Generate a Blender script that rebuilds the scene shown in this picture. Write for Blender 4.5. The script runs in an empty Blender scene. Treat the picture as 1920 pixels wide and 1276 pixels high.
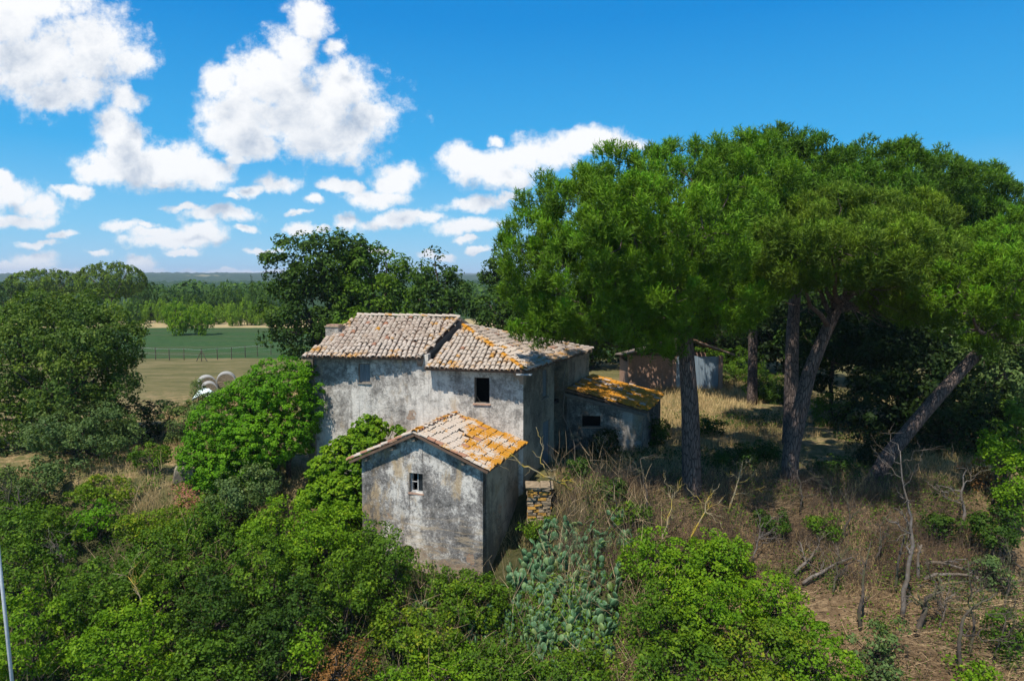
import bpy, math, random
import numpy as np
from mathutils import Vector, Matrix

# ------------------------------------------------------------------ camera
HAZE = 0.00014
PITCH = math.radians(5.2)
F = 1280.0
CAM_Z = 9.3
sc = bpy.context.scene
cam_d = bpy.data.cameras.new("camera")
cam_d.lens = 24; cam_d.sensor_width = 36; cam_d.clip_start = 0.1; cam_d.clip_end = 20000
cam = bpy.data.objects.new("camera", cam_d)
sc.collection.objects.link(cam)
cam.location = (0, 0, CAM_Z)
cam.rotation_euler = (math.radians(90) - PITCH, 0, 0)
sc.camera = cam

# ------------------------------------------------------------------ sun
SUN_EL = 60.0
SUN_AZ_LEFT = 31.0      # the sun stands behind the camera, this far to its left
sd = bpy.data.lights.new("sun", 'SUN'); sd.energy = 5.0; sd.angle = math.radians(0.53)
sd.color = (1.0, 0.935, 0.83)
sun = bpy.data.objects.new("sun", sd); sc.collection.objects.link(sun)
ce, se = math.cos(math.radians(SUN_EL)), math.sin(math.radians(SUN_EL))
sdir = Vector((-math.sin(math.radians(SUN_AZ_LEFT)) * ce, -math.cos(math.radians(SUN_AZ_LEFT)) * ce, se))
sun.rotation_euler = sdir.to_track_quat('Z', 'Y').to_euler()

sc.view_settings.view_transform = 'Standard'
sc.view_settings.look = 'None'
sc.view_settings.exposure = 0.24
sc.view_settings.gamma = 1.0
sc.cycles.max_bounces = 6
sc.cycles.diffuse_bounces = 3
sc.cycles.glossy_bounces = 2
sc.cycles.transmission_bounces = 4
sc.cycles.sample_clamp_indirect = 6.0

# ------------------------------------------------------------------ px helpers: rays of the photograph, used once to survey positions
def ray(u, v):
    a = (u - 960) / F; b = (638 - v) / F
    c, s = math.cos(PITCH), math.sin(PITCH)
    x, y, z = a, c + b * s, b * c - s
    return x / y, z / y
def at(u, v, D):
    x, z = ray(u, v)
    return np.array((x * D, D, CAM_Z + z * D))
def atz(u, v, z):
    x, zz = ray(u, v)
    D = (z - CAM_Z) / zz
    return np.array((x * D, D, z))

# ------------------------------------------------------------------ node helper
class NT:
    def __init__(s, tree):
        s.t = tree; s.n = tree.nodes; s.l = tree.links
    def new(s, typ, inputs=None, **props):
        nd = s.n.new(typ)
        for k, v in props.items(): setattr(nd, k, v)
        if inputs:
            for k, v in inputs.items():
                sock = nd.inputs[k]
                if isinstance(v, bpy.types.NodeSocket): s.l.new(v, sock)
                else: sock.default_value = v
        return nd
    def math(s, op, a, b=None, c=None, clamp=False):
        ins = {0: a}
        if b is not None: ins[1] = b
        if c is not None: ins[2] = c
        return s.new('ShaderNodeMath', ins, operation=op, use_clamp=clamp).outputs[0]
    def sstep(s, x, lo, hi):
        return s.new('ShaderNodeMapRange', {0: x, 1: lo, 2: hi, 3: 0.0, 4: 1.0}, interpolation_type='SMOOTHSTEP').outputs[0]
    def mix(s, f, a, b, typ='RGBA', blend='MIX'):
        nd = s.n.new('ShaderNodeMix'); nd.data_type = typ
        if typ == 'RGBA': nd.blend_type = blend
        ia, ib, out = {'RGBA': (6, 7, 2), 'FLOAT': (2, 3, 0), 'VECTOR': (4, 5, 1)}[typ]
        for i, v in ((0, f), (ia, a), (ib, b)):
            if isinstance(v, bpy.types.NodeSocket): s.l.new(v, nd.inputs[i])
            else: nd.inputs[i].default_value = v
        return nd.outputs[out]
    def noise(s, vec, scale, detail=4, rough=.55, dist=0.0, out=0):
        ins = {'Scale': scale, 'Detail': detail, 'Roughness': rough, 'Distortion': dist}
        if vec is not None: ins['Vector'] = vec
        return s.new('ShaderNodeTexNoise', ins).outputs[out]
    def ramp(s, f, stops):
        nd = s.new('ShaderNodeValToRGB', {0: f})
        el = nd.color_ramp.elements
        while len(el) < len(stops): el.new(0.5)
        for e, (p, c) in zip(el, stops):
            e.position = p; e.color = (*c, 1) if len(c) == 3 else c
        return nd.outputs[0]
    def sep(s, v): return s.new('ShaderNodeSeparateXYZ', {0: v}).outputs
    def comb(s, x, y, z): return s.new('ShaderNodeCombineXYZ', {0: x, 1: y, 2: z}).outputs[0]

def C4(c): return (c[0], c[1], c[2], 1.0)

# ------------------------------------------------------------------ world: sky and clouds
world = bpy.data.worlds.new("World"); sc.world = world; world.use_nodes = True
w = NT(world.node_tree); w.n.clear()
sky = w.new('ShaderNodeTexSky', sky_type='NISHITA', sun_disc=False)
sky.sun_elevation = math.radians(SUN_EL)
sky.sun_rotation = math.radians(180 + SUN_AZ_LEFT)
sky.air_density = 1.0; sky.dust_density = 0.6; sky.ozone_density = 1.0; sky.altitude = 0
WSTR = 0.054
# clouds seen in the photograph (surveyed centre, half sizes, tilt), as directions of the sky
CL = [
 (60,110,165,108,0),(180,95,112,88,0),(245,110,62,50,0),(20,45,120,75,0),(110,172,130,42,0),(60,10,120,60,0),
 (236,190,42,34,0),(212,235,46,52,0),(232,285,62,75,0),(285,300,140,50,0),(390,325,72,36,0),(185,312,60,40,0),(275,325,120,40,0),
 (575,30,50,62,-15),(548,95,62,62,-15),(520,160,100,80,0),(560,210,190,92,0),(600,250,150,58,0),(440,215,92,72,0),(690,215,66,62,0),(640,165,75,62,0),(412,158,46,34,0),(628,92,28,26,0),(470,270,95,36,0),(405,250,50,40,0),
 (900,310,92,48,0),(1010,288,112,42,-4),(1100,265,92,32,-2),(1172,268,52,16,-5),(868,292,54,32,0),(935,335,80,28,0),(925,258,22,12,0),
 (752,328,46,32,0),(706,372,84,24,0),(645,350,52,16,10),(740,345,50,26,0),(590,372,22,11,20),(735,415,100,19,-4),(650,413,34,22,0),(780,408,60,12,0),
 (892,382,84,20,-6),(890,425,84,17,-4),(880,450,28,8,0),(470,360,46,18,-10),(520,345,46,20,-15),(440,373,22,9,0),(500,345,30,28,0),
 (22,362,60,32,0),(65,385,70,26,0),(40,410,85,18,0),(135,362,46,15,0),(5,340,26,20,0),
 (345,392,52,11,0),(405,405,90,16,0),(222,425,46,15,0),(278,425,24,9,0),(330,450,104,18,0),(385,440,60,24,0),(290,440,60,14,0),
 (70,455,52,9,0),(62,485,50,18,0),(34,500,75,16,0),(565,428,40,13,0),(805,478,24,10,0),(838,482,18,9,0),(270,492,40,14,0),(345,470,40,8,0),
 (120,440,40,8,0),(180,470,34,7,0),(560,395,26,8,0),(610,430,24,9,0),(690,465,40,8,0),(460,430,24,8,0),(500,470,36,7,0),(440,300,30,12,0),(300,345,40,10,0),(950,370,30,10,0),(285,505,60,11,0),(400,512,190,8,0),(900,470,25,7,0),(60,515,120,10,0)]
geo = w.new('ShaderNodeTexCoord').outputs['Generated']
dx, dy, dz = w.sep(geo)
front = w.sstep(dy, 0.25, 0.4)
ysafe = w.math('MAXIMUM', dy, 0.15)
gx = w.math('DIVIDE', dx, ysafe); gy = w.math('DIVIDE', dz, ysafe)
G = w.comb(gx, gy, 0.0)

grp = bpy.data.node_groups.new("CloudField", 'ShaderNodeTree')
grp.interface.new_socket("P", in_out='INPUT', socket_type='NodeSocketVector')
grp.interface.new_socket("D", in_out='OUTPUT', socket_type='NodeSocketFloat')
g = NT(grp)
gi = g.n.new('NodeGroupInput'); go = g.n.new('NodeGroupOutput')
P0 = gi.outputs[0]
wn = g.noise(P0, 16.0, 5, .6, out=1)
wv = g.new('ShaderNodeVectorMath', {0: wn, 1: (0.5, 0.5, 0.5)}, operation='SUBTRACT').outputs[0]
wv = g.new('ShaderNodeVectorMath', {0: wv, 'Scale': 0.042}, operation='SCALE').outputs[0]
PW = g.new('ShaderNodeVectorMath', {0: P0, 1: wv}, operation='ADD').outputs[0]
PW = g.new('ShaderNodeVectorMath', {0: PW, 1: (1, 1, 0)}, operation='MULTIPLY').outputs[0]
cur = None
for (u, v, rx, ry, rot) in CL:
    x, z = ray(u, v)
    mp = g.new('ShaderNodeMapping', {'Vector': PW, 'Location': (x, z, 0), 'Rotation': (0, 0, math.radians(-rot)),
                                     'Scale': (rx / F * 1.66, ry / F * 1.66, 1)}, vector_type='TEXTURE')
    gr = g.new('ShaderNodeTexGradient', {0: mp.outputs[0]}, gradient_type='SPHERICAL').outputs[1]
    cur = gr if cur is None else g.math('MAXIMUM', cur, gr)
n1 = g.noise(P0, 11.0, 10, .66)
n2 = g.noise(P0, 38.0, 8, .66)
nn = g.math('ADD', g.math('MULTIPLY', g.math('SUBTRACT', n1, .5), 1.15), g.math('MULTIPLY', g.math('SUBTRACT', n2, .5), 0.75))
has = g.sstep(cur, 0.0, 0.12)
dd = g.math('ADD', cur, g.math('MULTIPLY', nn, g.math('MULTIPLY', has, .95)))
g.l.new(dd, go.inputs[0])

def field(off):
    nd = w.n.new('ShaderNodeGroup'); nd.node_tree = grp
    if off is None: w.l.new(G, nd.inputs[0])
    else: w.l.new(w.new('ShaderNodeVectorMath', {0: G, 1: off}, operation='ADD').outputs[0], nd.inputs[0])
    return nd.outputs[0]
f0 = field(None); f1 = field((-0.015, 0.045, 0))
aF = w.sstep(f0, 0.36, 0.74)
above = w.sstep(f1, 0.42, 1.25)
soft = w.noise(w.new('ShaderNodeVectorMath', {0: G, 1: (1.0, 1.9, 1.0)}, operation='MULTIPLY').outputs[0], 8.0, 8, .62, .4)
shade = w.math('MULTIPLY', above, w.math('ADD', 0.30, w.math('MULTIPLY', w.sstep(soft, .32, .64), 1.0)))
# the rest of the sky, off to the sides and behind: scattered clouds of the same kind
pz = w.math('MAXIMUM', dz, 0.06)
GP = w.comb(w.math('DIVIDE', dx, pz), w.math('DIVIDE', dy, pz), 0.3)
gn = w.noise(GP, 0.8, 8, .58)
aB = w.math('MULTIPLY', w.sstep(gn, .56, .66), w.sstep(dz, 0.03, 0.12))
outx = w.sstep(w.math('ABSOLUTE', gx), 0.80, 1.1)
outy = w.sstep(gy, 0.50, 0.75)
outside = w.math('MAXIMUM', w.math('MAXIMUM', outx, outy), w.math('SUBTRACT', 1.0, front))
aB = w.math('MULTIPLY', aB, outside)
aF = w.math('MULTIPLY', aF, front)
alpha = w.math('MAXIMUM', aF, aB)
K = 1.0 / WSTR / 1.13
air = w.ramp(w.math('MAXIMUM', dz, 0.0), [(0.0, (.40, .69, .90)), (.07, (.20, .59, .90)), (.17, (.040, .42, .85)), (.34, (.0, .255, .70)), (1.0, (.004, .11, .42))])
air = w.new('ShaderNodeVectorMath', {0: air, 'Scale': K}, operation='SCALE').outputs[0]
skyc = w.mix(.97, sky.outputs[0], air)
ccol = w.mix(shade, C4([1.0 * K, 1.0 * K, 1.0 * K]), C4([.46 * K, .54 * K, .66 * K]))
alpha = w.math('MULTIPLY', alpha, 0.97)
fin = w.mix(alpha, skyc, ccol)
bg = w.new('ShaderNodeBackground', {'Color': fin, 'Strength': WSTR})
w.l.new(bg.outputs[0], w.new('ShaderNodeOutputWorld').inputs[0])
world.cycles.sampling_method = 'MANUAL'; world.cycles.sample_map_resolution = 256

# ------------------------------------------------------------------ materials
def mat(name):
    m = bpy.data.materials.new(name); m.use_nodes = True
    n = NT(m.node_tree); n.n.clear()
    out = n.new('ShaderNodeOutputMaterial')
    return m, n, out
def bsdf(n, out, col, rough=.9, bump=None, bstr=.3, bdist=.02, spec=.2, metal=0.0):
    ins = {'Base Color': col, 'Roughness': rough, 'Specular IOR Level': spec, 'Metallic': metal}
    if bump is not None:
        ins['Normal'] = n.new('ShaderNodeBump', {'Height': bump, 'Strength': bstr, 'Distance': bdist}).outputs[0]
    b = n.new('ShaderNodeBsdfPrincipled', ins)
    n.l.new(b.outputs[0], out.inputs[0])
    return b
def pos(n): return n.new('ShaderNodeNewGeometry').outputs['Position']

def leafmat(name, c0, c1, trans=.28, c2=None, rough=.6, spec=.14):
    m, n, out = mat(name)
    t = n.new('ShaderNodeAttribute', attribute_name='tint').outputs['Fac']
    stops = [(0.0, c0), (1.0, c1)] if c2 is None else [(0.0, c0), (.72, c1), (1.0, c2)]
    col = n.ramp(t, stops)
    big = n.noise(pos(n), .55, 3, .5)
    col = n.mix(n.sstep(big, .35, .7), col, n.mix(1.0, col, (1.25, 1.12, .75, 1), blend='MULTIPLY'))
    b = n.new('ShaderNodeBsdfPrincipled', {'Base Color': col, 'Roughness': rough, 'Specular IOR Level': spec})
    tr = n.new('ShaderNodeBsdfTranslucent', {'Color': n.mix(1.0, col, (1.25, 1.35, .5, 1), blend='MULTIPLY')})
    mx = n.new('ShaderNodeMixShader', {0: trans, 1: b.outputs[0], 2: tr.outputs[0]})
    n.l.new(mx.outputs[0], out.inputs[0])
    return m
L = dict(
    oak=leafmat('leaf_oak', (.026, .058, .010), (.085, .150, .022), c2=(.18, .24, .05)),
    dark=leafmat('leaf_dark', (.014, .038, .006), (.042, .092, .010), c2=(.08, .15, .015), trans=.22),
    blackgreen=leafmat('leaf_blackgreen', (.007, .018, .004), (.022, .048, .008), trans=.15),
    mid=leafmat('leaf_mid', (.024, .062, .006), (.080, .165, .011), c2=(.17, .27, .018)),
    ivy=leafmat('leaf_ivy', (.034, .110, .004), (.095, .245, .006), c2=(.16, .34, .012), trans=.25),
    bright=leafmat('leaf_bright', (.050, .125, .006), (.135, .265, .010), c2=(.24, .35, .018), trans=.32),
    yellow=leafmat('leaf_yellow', (.05, .12, .010), (.13, .22, .012), c2=(.26, .28, .02), trans=.3),
    grey=leafmat('leaf_grey', (.035, .072, .022), (.095, .155, .045), c2=(.17, .23, .08), trans=.2),
    far=leafmat('leaf_far', (.028, .075, .014), (.085, .165, .024), trans=.2),
    farbright=leafmat('leaf_farbright', (.08, .18, .014), (.21, .34, .030), trans=.25),
    rust=leafmat('leaf_rust', (.12, .055, .02), (.26, .14, .05), trans=.2),
    pine=leafmat('needle_green', (.026, .056, .007), (.112, .225, .011), c2=(.118, .320, .013), trans=.15, rough=.6),
    pineolive=leafmat('needle_olive', (.026, .048, .008), (.108, .180, .014), c2=(.15, .275, .018), trans=.15),
    pinedark=leafmat('needle_dark', (.018, .046, .007), (.078, .165, .012), c2=(.10, .26, .014), trans=.14),
)
def barkmat(name, c0, c1, sc_=9.0):
    m, n, out = mat(name)
    p = pos(n)
    mp = n.new('ShaderNodeMapping', {'Vector': p, 'Scale': (1, 1, .22)}).outputs[0]
    v = n.new('ShaderNodeTexVoronoi', {'Vector': mp, 'Scale': sc_}, feature='DISTANCE_TO_EDGE').outputs[0]
    a = n.noise(p, 6, 6, .6)
    f = n.math('MULTIPLY', n.sstep(v, 0.0, .14), n.math('ADD', .35, a))
    col = n.ramp(f, [(0.0, c0), (1.0, c1)])
    bsdf(n, out, col, .95, f, .9, .06)
    return m
M = {}
M['pinebark'] = barkmat('pine_bark', (.05, .038, .034), (.17, .125, .105), 11.0)
M['bark'] = barkmat('bark', (.03, .026, .02), (.14, .11, .085), 14.0)
def deadmat(name, c0, c1, c2):
    m, n, out = mat(name)
    a = n.noise(pos(n), 5, 6, .65); b = n.noise(pos(n), 1.7, 3, .5)
    col = n.mix(n.sstep(b, .45, .62), n.ramp(a, [(.3, c0), (.7, c1)]), C4(c2))
    bsdf(n, out, col, .9, a, .5, .02)
    return m
M['dead'] = deadmat('dead_wood', (.09, .075, .062), (.24, .21, .185), (.15, .12, .09))
M['deaddark'] = deadmat('dead_wood_dark', (.045, .036, .03), (.13, .105, .085), (.10, .10, .05))
M['lichenwood'] = deadmat('lichen_wood', (.22, .17, .09), (.40, .34, .22), (.42, .30, .05))
def twigmat(name, c0, c1):
    m, n, out = mat(name)
    t = n.new('ShaderNodeAttribute', attribute_name='tint').outputs['Fac']
    bsdf(n, out, n.ramp(t, [(0, c0), (1, c1)]), .9)
    return m
M['brush'] = twigmat('brushwood_stems', (.12, .072, .036), (.62, .45, .26))
M['drygrass'] = twigmat('dry_grass_blades', (.22, .145, .055), (.62, .46, .22))
M['greengrass'] = twigmat('green_grass_blades', (.05, .09, .015), (.16, .20, .045))
M['browntwig'] = twigmat('brown_twigs', (.045, .033, .026), (.17, .12, .08))

def plaster(name, light, grey, dark, tan, bias=0.0, spots=.5, zlow=None):
    m, n, out = mat(name)
    p = pos(n)
    mp = n.new('ShaderNodeMapping', {'Vector': p, 'Scale': (1, 1, .45)}).outputs[0]
    big = n.noise(mp, .42, 5, .6, .8)
    mid = n.noise(p, 2.2, 9, .74, .3)
    fine = n.noise(p, 11, 8, .8)
    streak = n.noise(n.new('ShaderNodeMapping', {'Vector': p, 'Scale': (1, 1, .10)}).outputs[0], 4.5, 6, .65)
    f = n.math('ADD', n.math('MULTIPLY', mid, .6), n.math('MULTIPLY', fine, .45))
    f = n.math('ADD', f, n.math('ADD', n.math('MULTIPLY', n.math('SUBTRACT', big, .5), 1.0), bias))
    base = n.ramp(f, [(.38, dark), (.46, [(x + y) / 2 for x, y in zip(dark, grey)]), (.52, grey), (.59, light), (.78, [min(1, c * 1.2) for c in light])])
    base = n.mix(n.math('MULTIPLY', n.sstep(streak, .50, .66), .28), base, C4(dark))
    tm = n.math('MULTIPLY', n.sstep(n.noise(mp, .8, 6, .7), .55, .66), .7)
    base = n.mix(tm, base, C4(tan))
    sp = n.sstep(n.noise(p, 24, 5, .85), .57, .63)
    base = n.mix(n.math('MULTIPLY', sp, spots), base, C4([c * .9 for c in dark]))
    wp = n.math('MULTIPLY', n.sstep(n.noise(p, 6, 8, .8), .60, .64), .75)
    base = n.mix(wp, base, C4([min(1, c * 1.15) for c in light]))
    ms0 = n.new('ShaderNodeTexBrick', {'Vector': n.comb(n.math('ADD', n.sep(p)[0], n.math('MULTIPLY', n.sep(p)[1], .4)), n.sep(p)[2], 0.0), 'Color1': (.36, .19, .11, 1), 'Color2': (.40, .30, .20, 1), 'Mortar': (.26, .22, .17, 1), 'Scale': 3.4, 'Mortar Size': .03}).outputs[0]
    pm = n.sstep(n.math('ADD', n.noise(p, .75, 3, .5), n.math('MULTIPLY', n.noise(p, 7, 4, .6), .12)), .735, .75)
    base = n.mix(n.math('MULTIPLY', pm, .85), base, ms0)
    crk = n.new('ShaderNodeTexVoronoi', {'Vector': n.new('ShaderNodeVectorMath', {0: p, 1: n.new('ShaderNodeVectorMath', {0: n.noise(p, 1.5, 6, .7, out=1), 'Scale': 1.1}, operation='SCALE').outputs[0]}, operation='ADD').outputs[0], 'Scale': .45}, feature='DISTANCE_TO_EDGE').outputs[0]
    base = n.mix(n.math('MULTIPLY', n.sstep(crk, .006, .002), .8), base, (.06, .055, .05, 1))
    if zlow is not None:      # coat gone low down: brick and stone show in ragged patches
        zc = n.sep(p)[2]
        zz = n.math('ADD', zc, n.math('MULTIPLY', n.math('SUBTRACT', n.noise(n.new('ShaderNodeMapping', {'Vector': p, 'Scale': (.6, .6, 1.6)}).outputs[0], 1.6, 7, .7), .5), 4.2))
        ms = n.new('ShaderNodeTexBrick', {'Vector': n.comb(n.math('ADD', n.sep(p)[0], n.math('MULTIPLY', n.sep(p)[1], .4)), zc, 0.0), 'Color1': (.34, .20, .12, 1), 'Color2': (.42, .33, .22, 1), 'Mortar': (.30, .26, .20, 1), 'Scale': 3.2, 'Mortar Size': .03, 'Bias': -.1}).outputs[0]
        ms = n.mix(n.sstep(fine, .4, .62), ms, (.22, .17, .12, 1))
        base = n.mix(n.math('MULTIPLY', n.sstep(zz, zlow, zlow - .35), .8), base, ms)
        st = n.noise(n.new('ShaderNodeMapping', {'Vector': p, 'Scale': (.35, .35, 2.2)}).outputs[0], 2.2, 7, .7)
        base = n.mix(n.math('MULTIPLY', n.math('MULTIPLY', n.sstep(st, .5, .62), n.sstep(zc, 0.2, -1.2)), .6), base, (.44, .34, .22, 1))
    h = n.math('ADD', n.math('MULTIPLY', mid, .8), n.math('MULTIPLY', fine, .8))
    bsdf(n, out, base, .95, h, .8, .05)
    return m
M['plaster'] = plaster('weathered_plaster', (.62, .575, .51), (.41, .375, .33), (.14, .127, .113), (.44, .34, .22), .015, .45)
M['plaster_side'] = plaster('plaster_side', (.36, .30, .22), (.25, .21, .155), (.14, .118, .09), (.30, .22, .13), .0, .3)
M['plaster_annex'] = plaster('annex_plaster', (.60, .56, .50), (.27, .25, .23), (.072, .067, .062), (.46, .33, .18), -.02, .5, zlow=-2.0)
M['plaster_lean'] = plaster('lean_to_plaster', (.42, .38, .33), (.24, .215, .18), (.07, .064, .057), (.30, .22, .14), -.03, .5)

def tilemat(name, cols, lich, lo, hi, grad=None):
    m, n, out = mat(name)
    g_ = n.new('ShaderNodeNewGeometry')
    p = g_.outputs['Position']; r = g_.outputs['Random Per Island']
    base = n.ramp(r, [(i / (len(cols) - 1), c) for i, c in enumerate(cols)])
    a = n.noise(p, 22, 6, .7)
    base = n.mix(n.sstep(a, .35, .75), n.mix(1.0, base, (.72, .70, .68, 1), blend='MULTIPLY'), base)
    bl = n.sstep(n.noise(p, 6.0, 5, .7), .58, .72)
    base = n.mix(n.math('MULTIPLY', bl, .35), base, (.20, .17, .15, 1))
    lm = n.math('ADD', n.math('MULTIPLY', n.noise(p, 1.3, 4, .6), .55), n.math('MULTIPLY', n.noise(p, 14, 6, .7), .45))
    if grad: lm = n.math('ADD', lm, n.math('MULTIPLY', n.sstep(n.sep(p)[0], grad[0], grad[1]), grad[2]))
    lc = n.ramp(n.noise(p, 40, 3, .6), [(.35, [c * .55 for c in lich]), (.62, lich)])
    base = n.mix(n.sstep(lm, lo, hi), base, lc)
    bsdf(n, out, base, .93, a, .5, .015)
    return m
TC = [(.42, .335, .265), (.54, .455, .37), (.48, .395, .32), (.58, .50, .415), (.45, .35, .28), (.55, .475, .40)]
M['tile'] = tilemat('roof_tile_pale', TC, (.50, .24, .05), .60, .68)
M['tile_l'] = tilemat('roof_tile_lichen', TC, (.56, .27, .035), .47, .60)
M['tile_o'] = tilemat('roof_tile_orange', [(.50, .33, .18), (.44, .25, .12), (.5, .36, .25)], (.58, .25, .02), .36, .50)
M['tile_r'] = tilemat('roof_tile_terracotta', [(.44, .19, .10), (.38, .2, .13), (.46, .24, .15)], (.50, .24, .05), .60, .70)

M['tile_x'] = tilemat('roof_tile_annex', TC, (.55, .25, .025), .56, .66, (-4.4, -.2, .15))
def simple(name, col, rough=.9, nscale=8, var=.35, bump=.3, spec=.2, metal=0, stretch=None):
    m, n, out = mat(name)
    p = pos(n)
    if stretch: p = n.new('ShaderNodeMapping', {'Vector': p, 'Scale': stretch}).outputs[0]
    a = n.noise(p, nscale, 6, .65)
    c = n.ramp(a, [(.25, [k * (1 - var) for k in col]), (.75, [min(1, k * (1 + var)) for k in col])])
    bsdf(n, out, c, rough, a, bump, .02, spec, metal)
    return m
M['dark'] = simple('dark_interior', (.03, .027, .025))  # near-black stands in for room shade; also on cable and far windows
M['slab'] = simple('roof_underside', (.13, .085, .06), nscale=5)
M['mortar'] = simple('mortar', (.20, .175, .15))
M['timber'] = simple('old_timber', (.17, .135, .10), nscale=6, stretch=(1, 1, .15))
M['shutter'] = simple('grey_shutter', (.17, .19, .20), nscale=9, stretch=(1, 1, .1))
M['stone'] = simple('wall_stone', (.27, .21, .14), nscale=7, var=.5, bump=.8)
M['stonel'] = simple('wall_stone_lichen', (.40, .22, .05), nscale=7, var=.5, bump=.8)
M['brick'] = simple('brick', (.44, .27, .19), nscale=9, var=.35)
M['metal'] = simple('zinc_sheet', (.27, .34, .40), .45, 3, .3, .1, .5, .3, stretch=(1, 1, .2))
M['glass'] = simple('window_glass', (.02, .025, .03), .08, 2, .1, 0, .6)
M['wframe'] = simple('window_frame_paint', (.42, .42, .41))
M['hay'] = simple('hay', (.25, .20, .13), nscale=14, var=.4, bump=.8)
M['net'] = simple('pale_bale_net', (.34, .33, .30), nscale=10, var=.2)
M['sheet'] = simple('white_plastic', (.66, .78, .76), .4, 4, .15)
M['pole'] = simple('galvanised_pole', (.55, .58, .60), .4, 9, .2, .2, .5)
M['cactus'] = None
m, n, out = mat('cactus_pad')
r = n.new('ShaderNodeObjectInfo').outputs['Random']
c = n.ramp(r, [(0, (.038, .105, .040)), (.5, (.070, .165, .070)), (.85, (.115, .225, .10)), (1, (.22, .29, .08))])
a = n.noise(pos(n), 16, 4, .6)
c = n.mix(n.sstep(a, .3, .75), n.mix(1.0, c, (.75, .78, .7, 1), blend='MULTIPLY'), c)
dots = n.new('ShaderNodeTexVoronoi', {'Vector': n.new('ShaderNodeTexCoord').outputs['Object'], 'Scale': 16.0}).outputs[0]
c = n.mix(n.sstep(dots, .28, .16), c, (.38, .40, .26, 1))
bsdf(n, out, c, .55, a, .2, .01, .35)
M['cactus'] = m

# ------------------------------------------------------------------ object helpers
col = sc.collection
def new_obj(name, data, parent=None):
    o = bpy.data.objects.new(name, data); col.objects.link(o)
    if parent is not None: o.parent = parent
    return o
def tag(o, label=None, cat=None, group=None, kind=None):
    if label: o['label'] = label
    if cat: o['category'] = cat
    if group: o['group'] = group
    if kind: o['kind'] = kind
    return o
def empty(name, loc, label, cat, group=None, rz=0):
    o = new_obj(name, None); o.location = tuple(float(k) for k in loc); o.rotation_euler = (0, 0, rz)
    o.empty_display_size = .2
    return tag(o, label, cat, group)

def fmesh(name, V, Fc, mt, tint=None, smooth=False):
    """fast mesh from numpy: V (n,3), Fc (m,k)"""
    V = np.asarray(V, dtype=np.float32); Fc = np.asarray(Fc, dtype=np.int32)
    me = bpy.data.meshes.new(name)
    me.vertices.add(len(V)); me.vertices.foreach_set('co', V.ravel())
    k = Fc.shape[1]
    me.loops.add(Fc.size); me.loops.foreach_set('vertex_index', Fc.ravel())
    me.polygons.add(len(Fc)); me.polygons.foreach_set('loop_start', np.arange(0, Fc.size, k, dtype=np.int32))
    me.update(calc_edges=True)
    if smooth: me.polygons.foreach_set('use_smooth', np.ones(len(Fc), dtype=bool))
    if tint is not None:
        at_ = me.attributes.new('tint', 'FLOAT', 'POINT'); at_.data.foreach_set('value', np.asarray(tint, dtype=np.float32))
    me.materials.append(mt)
    return me

class MB:
    """collects polygons, then becomes one mesh"""
    def __init__(s): s.v = []; s.f = []; s.tint = []
    def add(s, vs, fs):
        b = len(s.v); s.v += [tuple(float(k) for k in q) for q in vs]; s.f += [tuple(i + b for i in f_) for f_ in fs]
    def box(s, c, h, ax=None):
        """centre, half sizes, axes (3 unit vectors)"""
        c = np.array(c, float)
        ax = np.eye(3) if ax is None else np.array(ax, float)
        vs = [c + ax[0] * h[0] * i + ax[1] * h[1] * j + ax[2] * h[2] * k for i in (-1, 1) for j in (-1, 1) for k in (-1, 1)]
        s.add(vs, [(0, 1, 3, 2), (4, 6, 7, 5), (0, 4, 5, 1), (2, 3, 7, 6), (0, 2, 6, 4), (1, 5, 7, 3)])
    def prism(s, poly, dn):
        """poly: list of 3D points (top), dn: vector to the bottom"""
        n_ = len(poly); poly = [np.array(q, float) for q in poly]; dn = np.array(dn, float)
        s.add(poly + [q + dn for q in poly], [tuple(range(n_)), tuple(range(2 * n_ - 1, n_ - 1, -1))] +
              [(i, n_ + i, n_ + (i + 1) % n_, (i + 1) % n_) for i in range(n_)])
    def tube(s, pts, rad, sides=6, cap=True):
        pts = [np.array(q, float) for q in pts]
        vs = []; N = len(pts)
        prev = None
        for i, q in enumerate(pts):
            t = pts[min(i + 1, N - 1)] - pts[max(i - 1, 0)]; t /= (np.linalg.norm(t) + 1e-9)
            if prev is None:
                a = np.cross(t, (0.31, .95, .07)); 
            else: a = prev - t * np.dot(prev, t)
            a /= (np.linalg.norm(a) + 1e-9); prev = a
            b = np.cross(t, a)
            for k in range(sides):
                an = 2 * math.pi * k / sides
                vs.append(q + rad[i] * (a * math.cos(an) + b * math.sin(an)))
        fs = [(i * sides + k, i * sides + (k + 1) % sides, (i + 1) * sides + (k + 1) % sides, (i + 1) * sides + k) for i in range(N - 1) for k in range(sides)]
        if cap: fs += [tuple(range(sides - 1, -1, -1)), tuple((N - 1) * sides + k for k in range(sides))]
        s.add(vs, fs)
    def build(s, name, mt, parent=None, smooth=False, kind=None):
        me = bpy.data.meshes.new(name); me.from_pydata(s.v, [], s.f); me.update()
        if smooth: me.polygons.foreach_set('use_smooth', np.ones(len(me.polygons), dtype=bool))
        me.materials.append(mt)
        o = new_obj(name, me, parent)
        if kind: o['kind'] = kind
        return o

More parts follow.
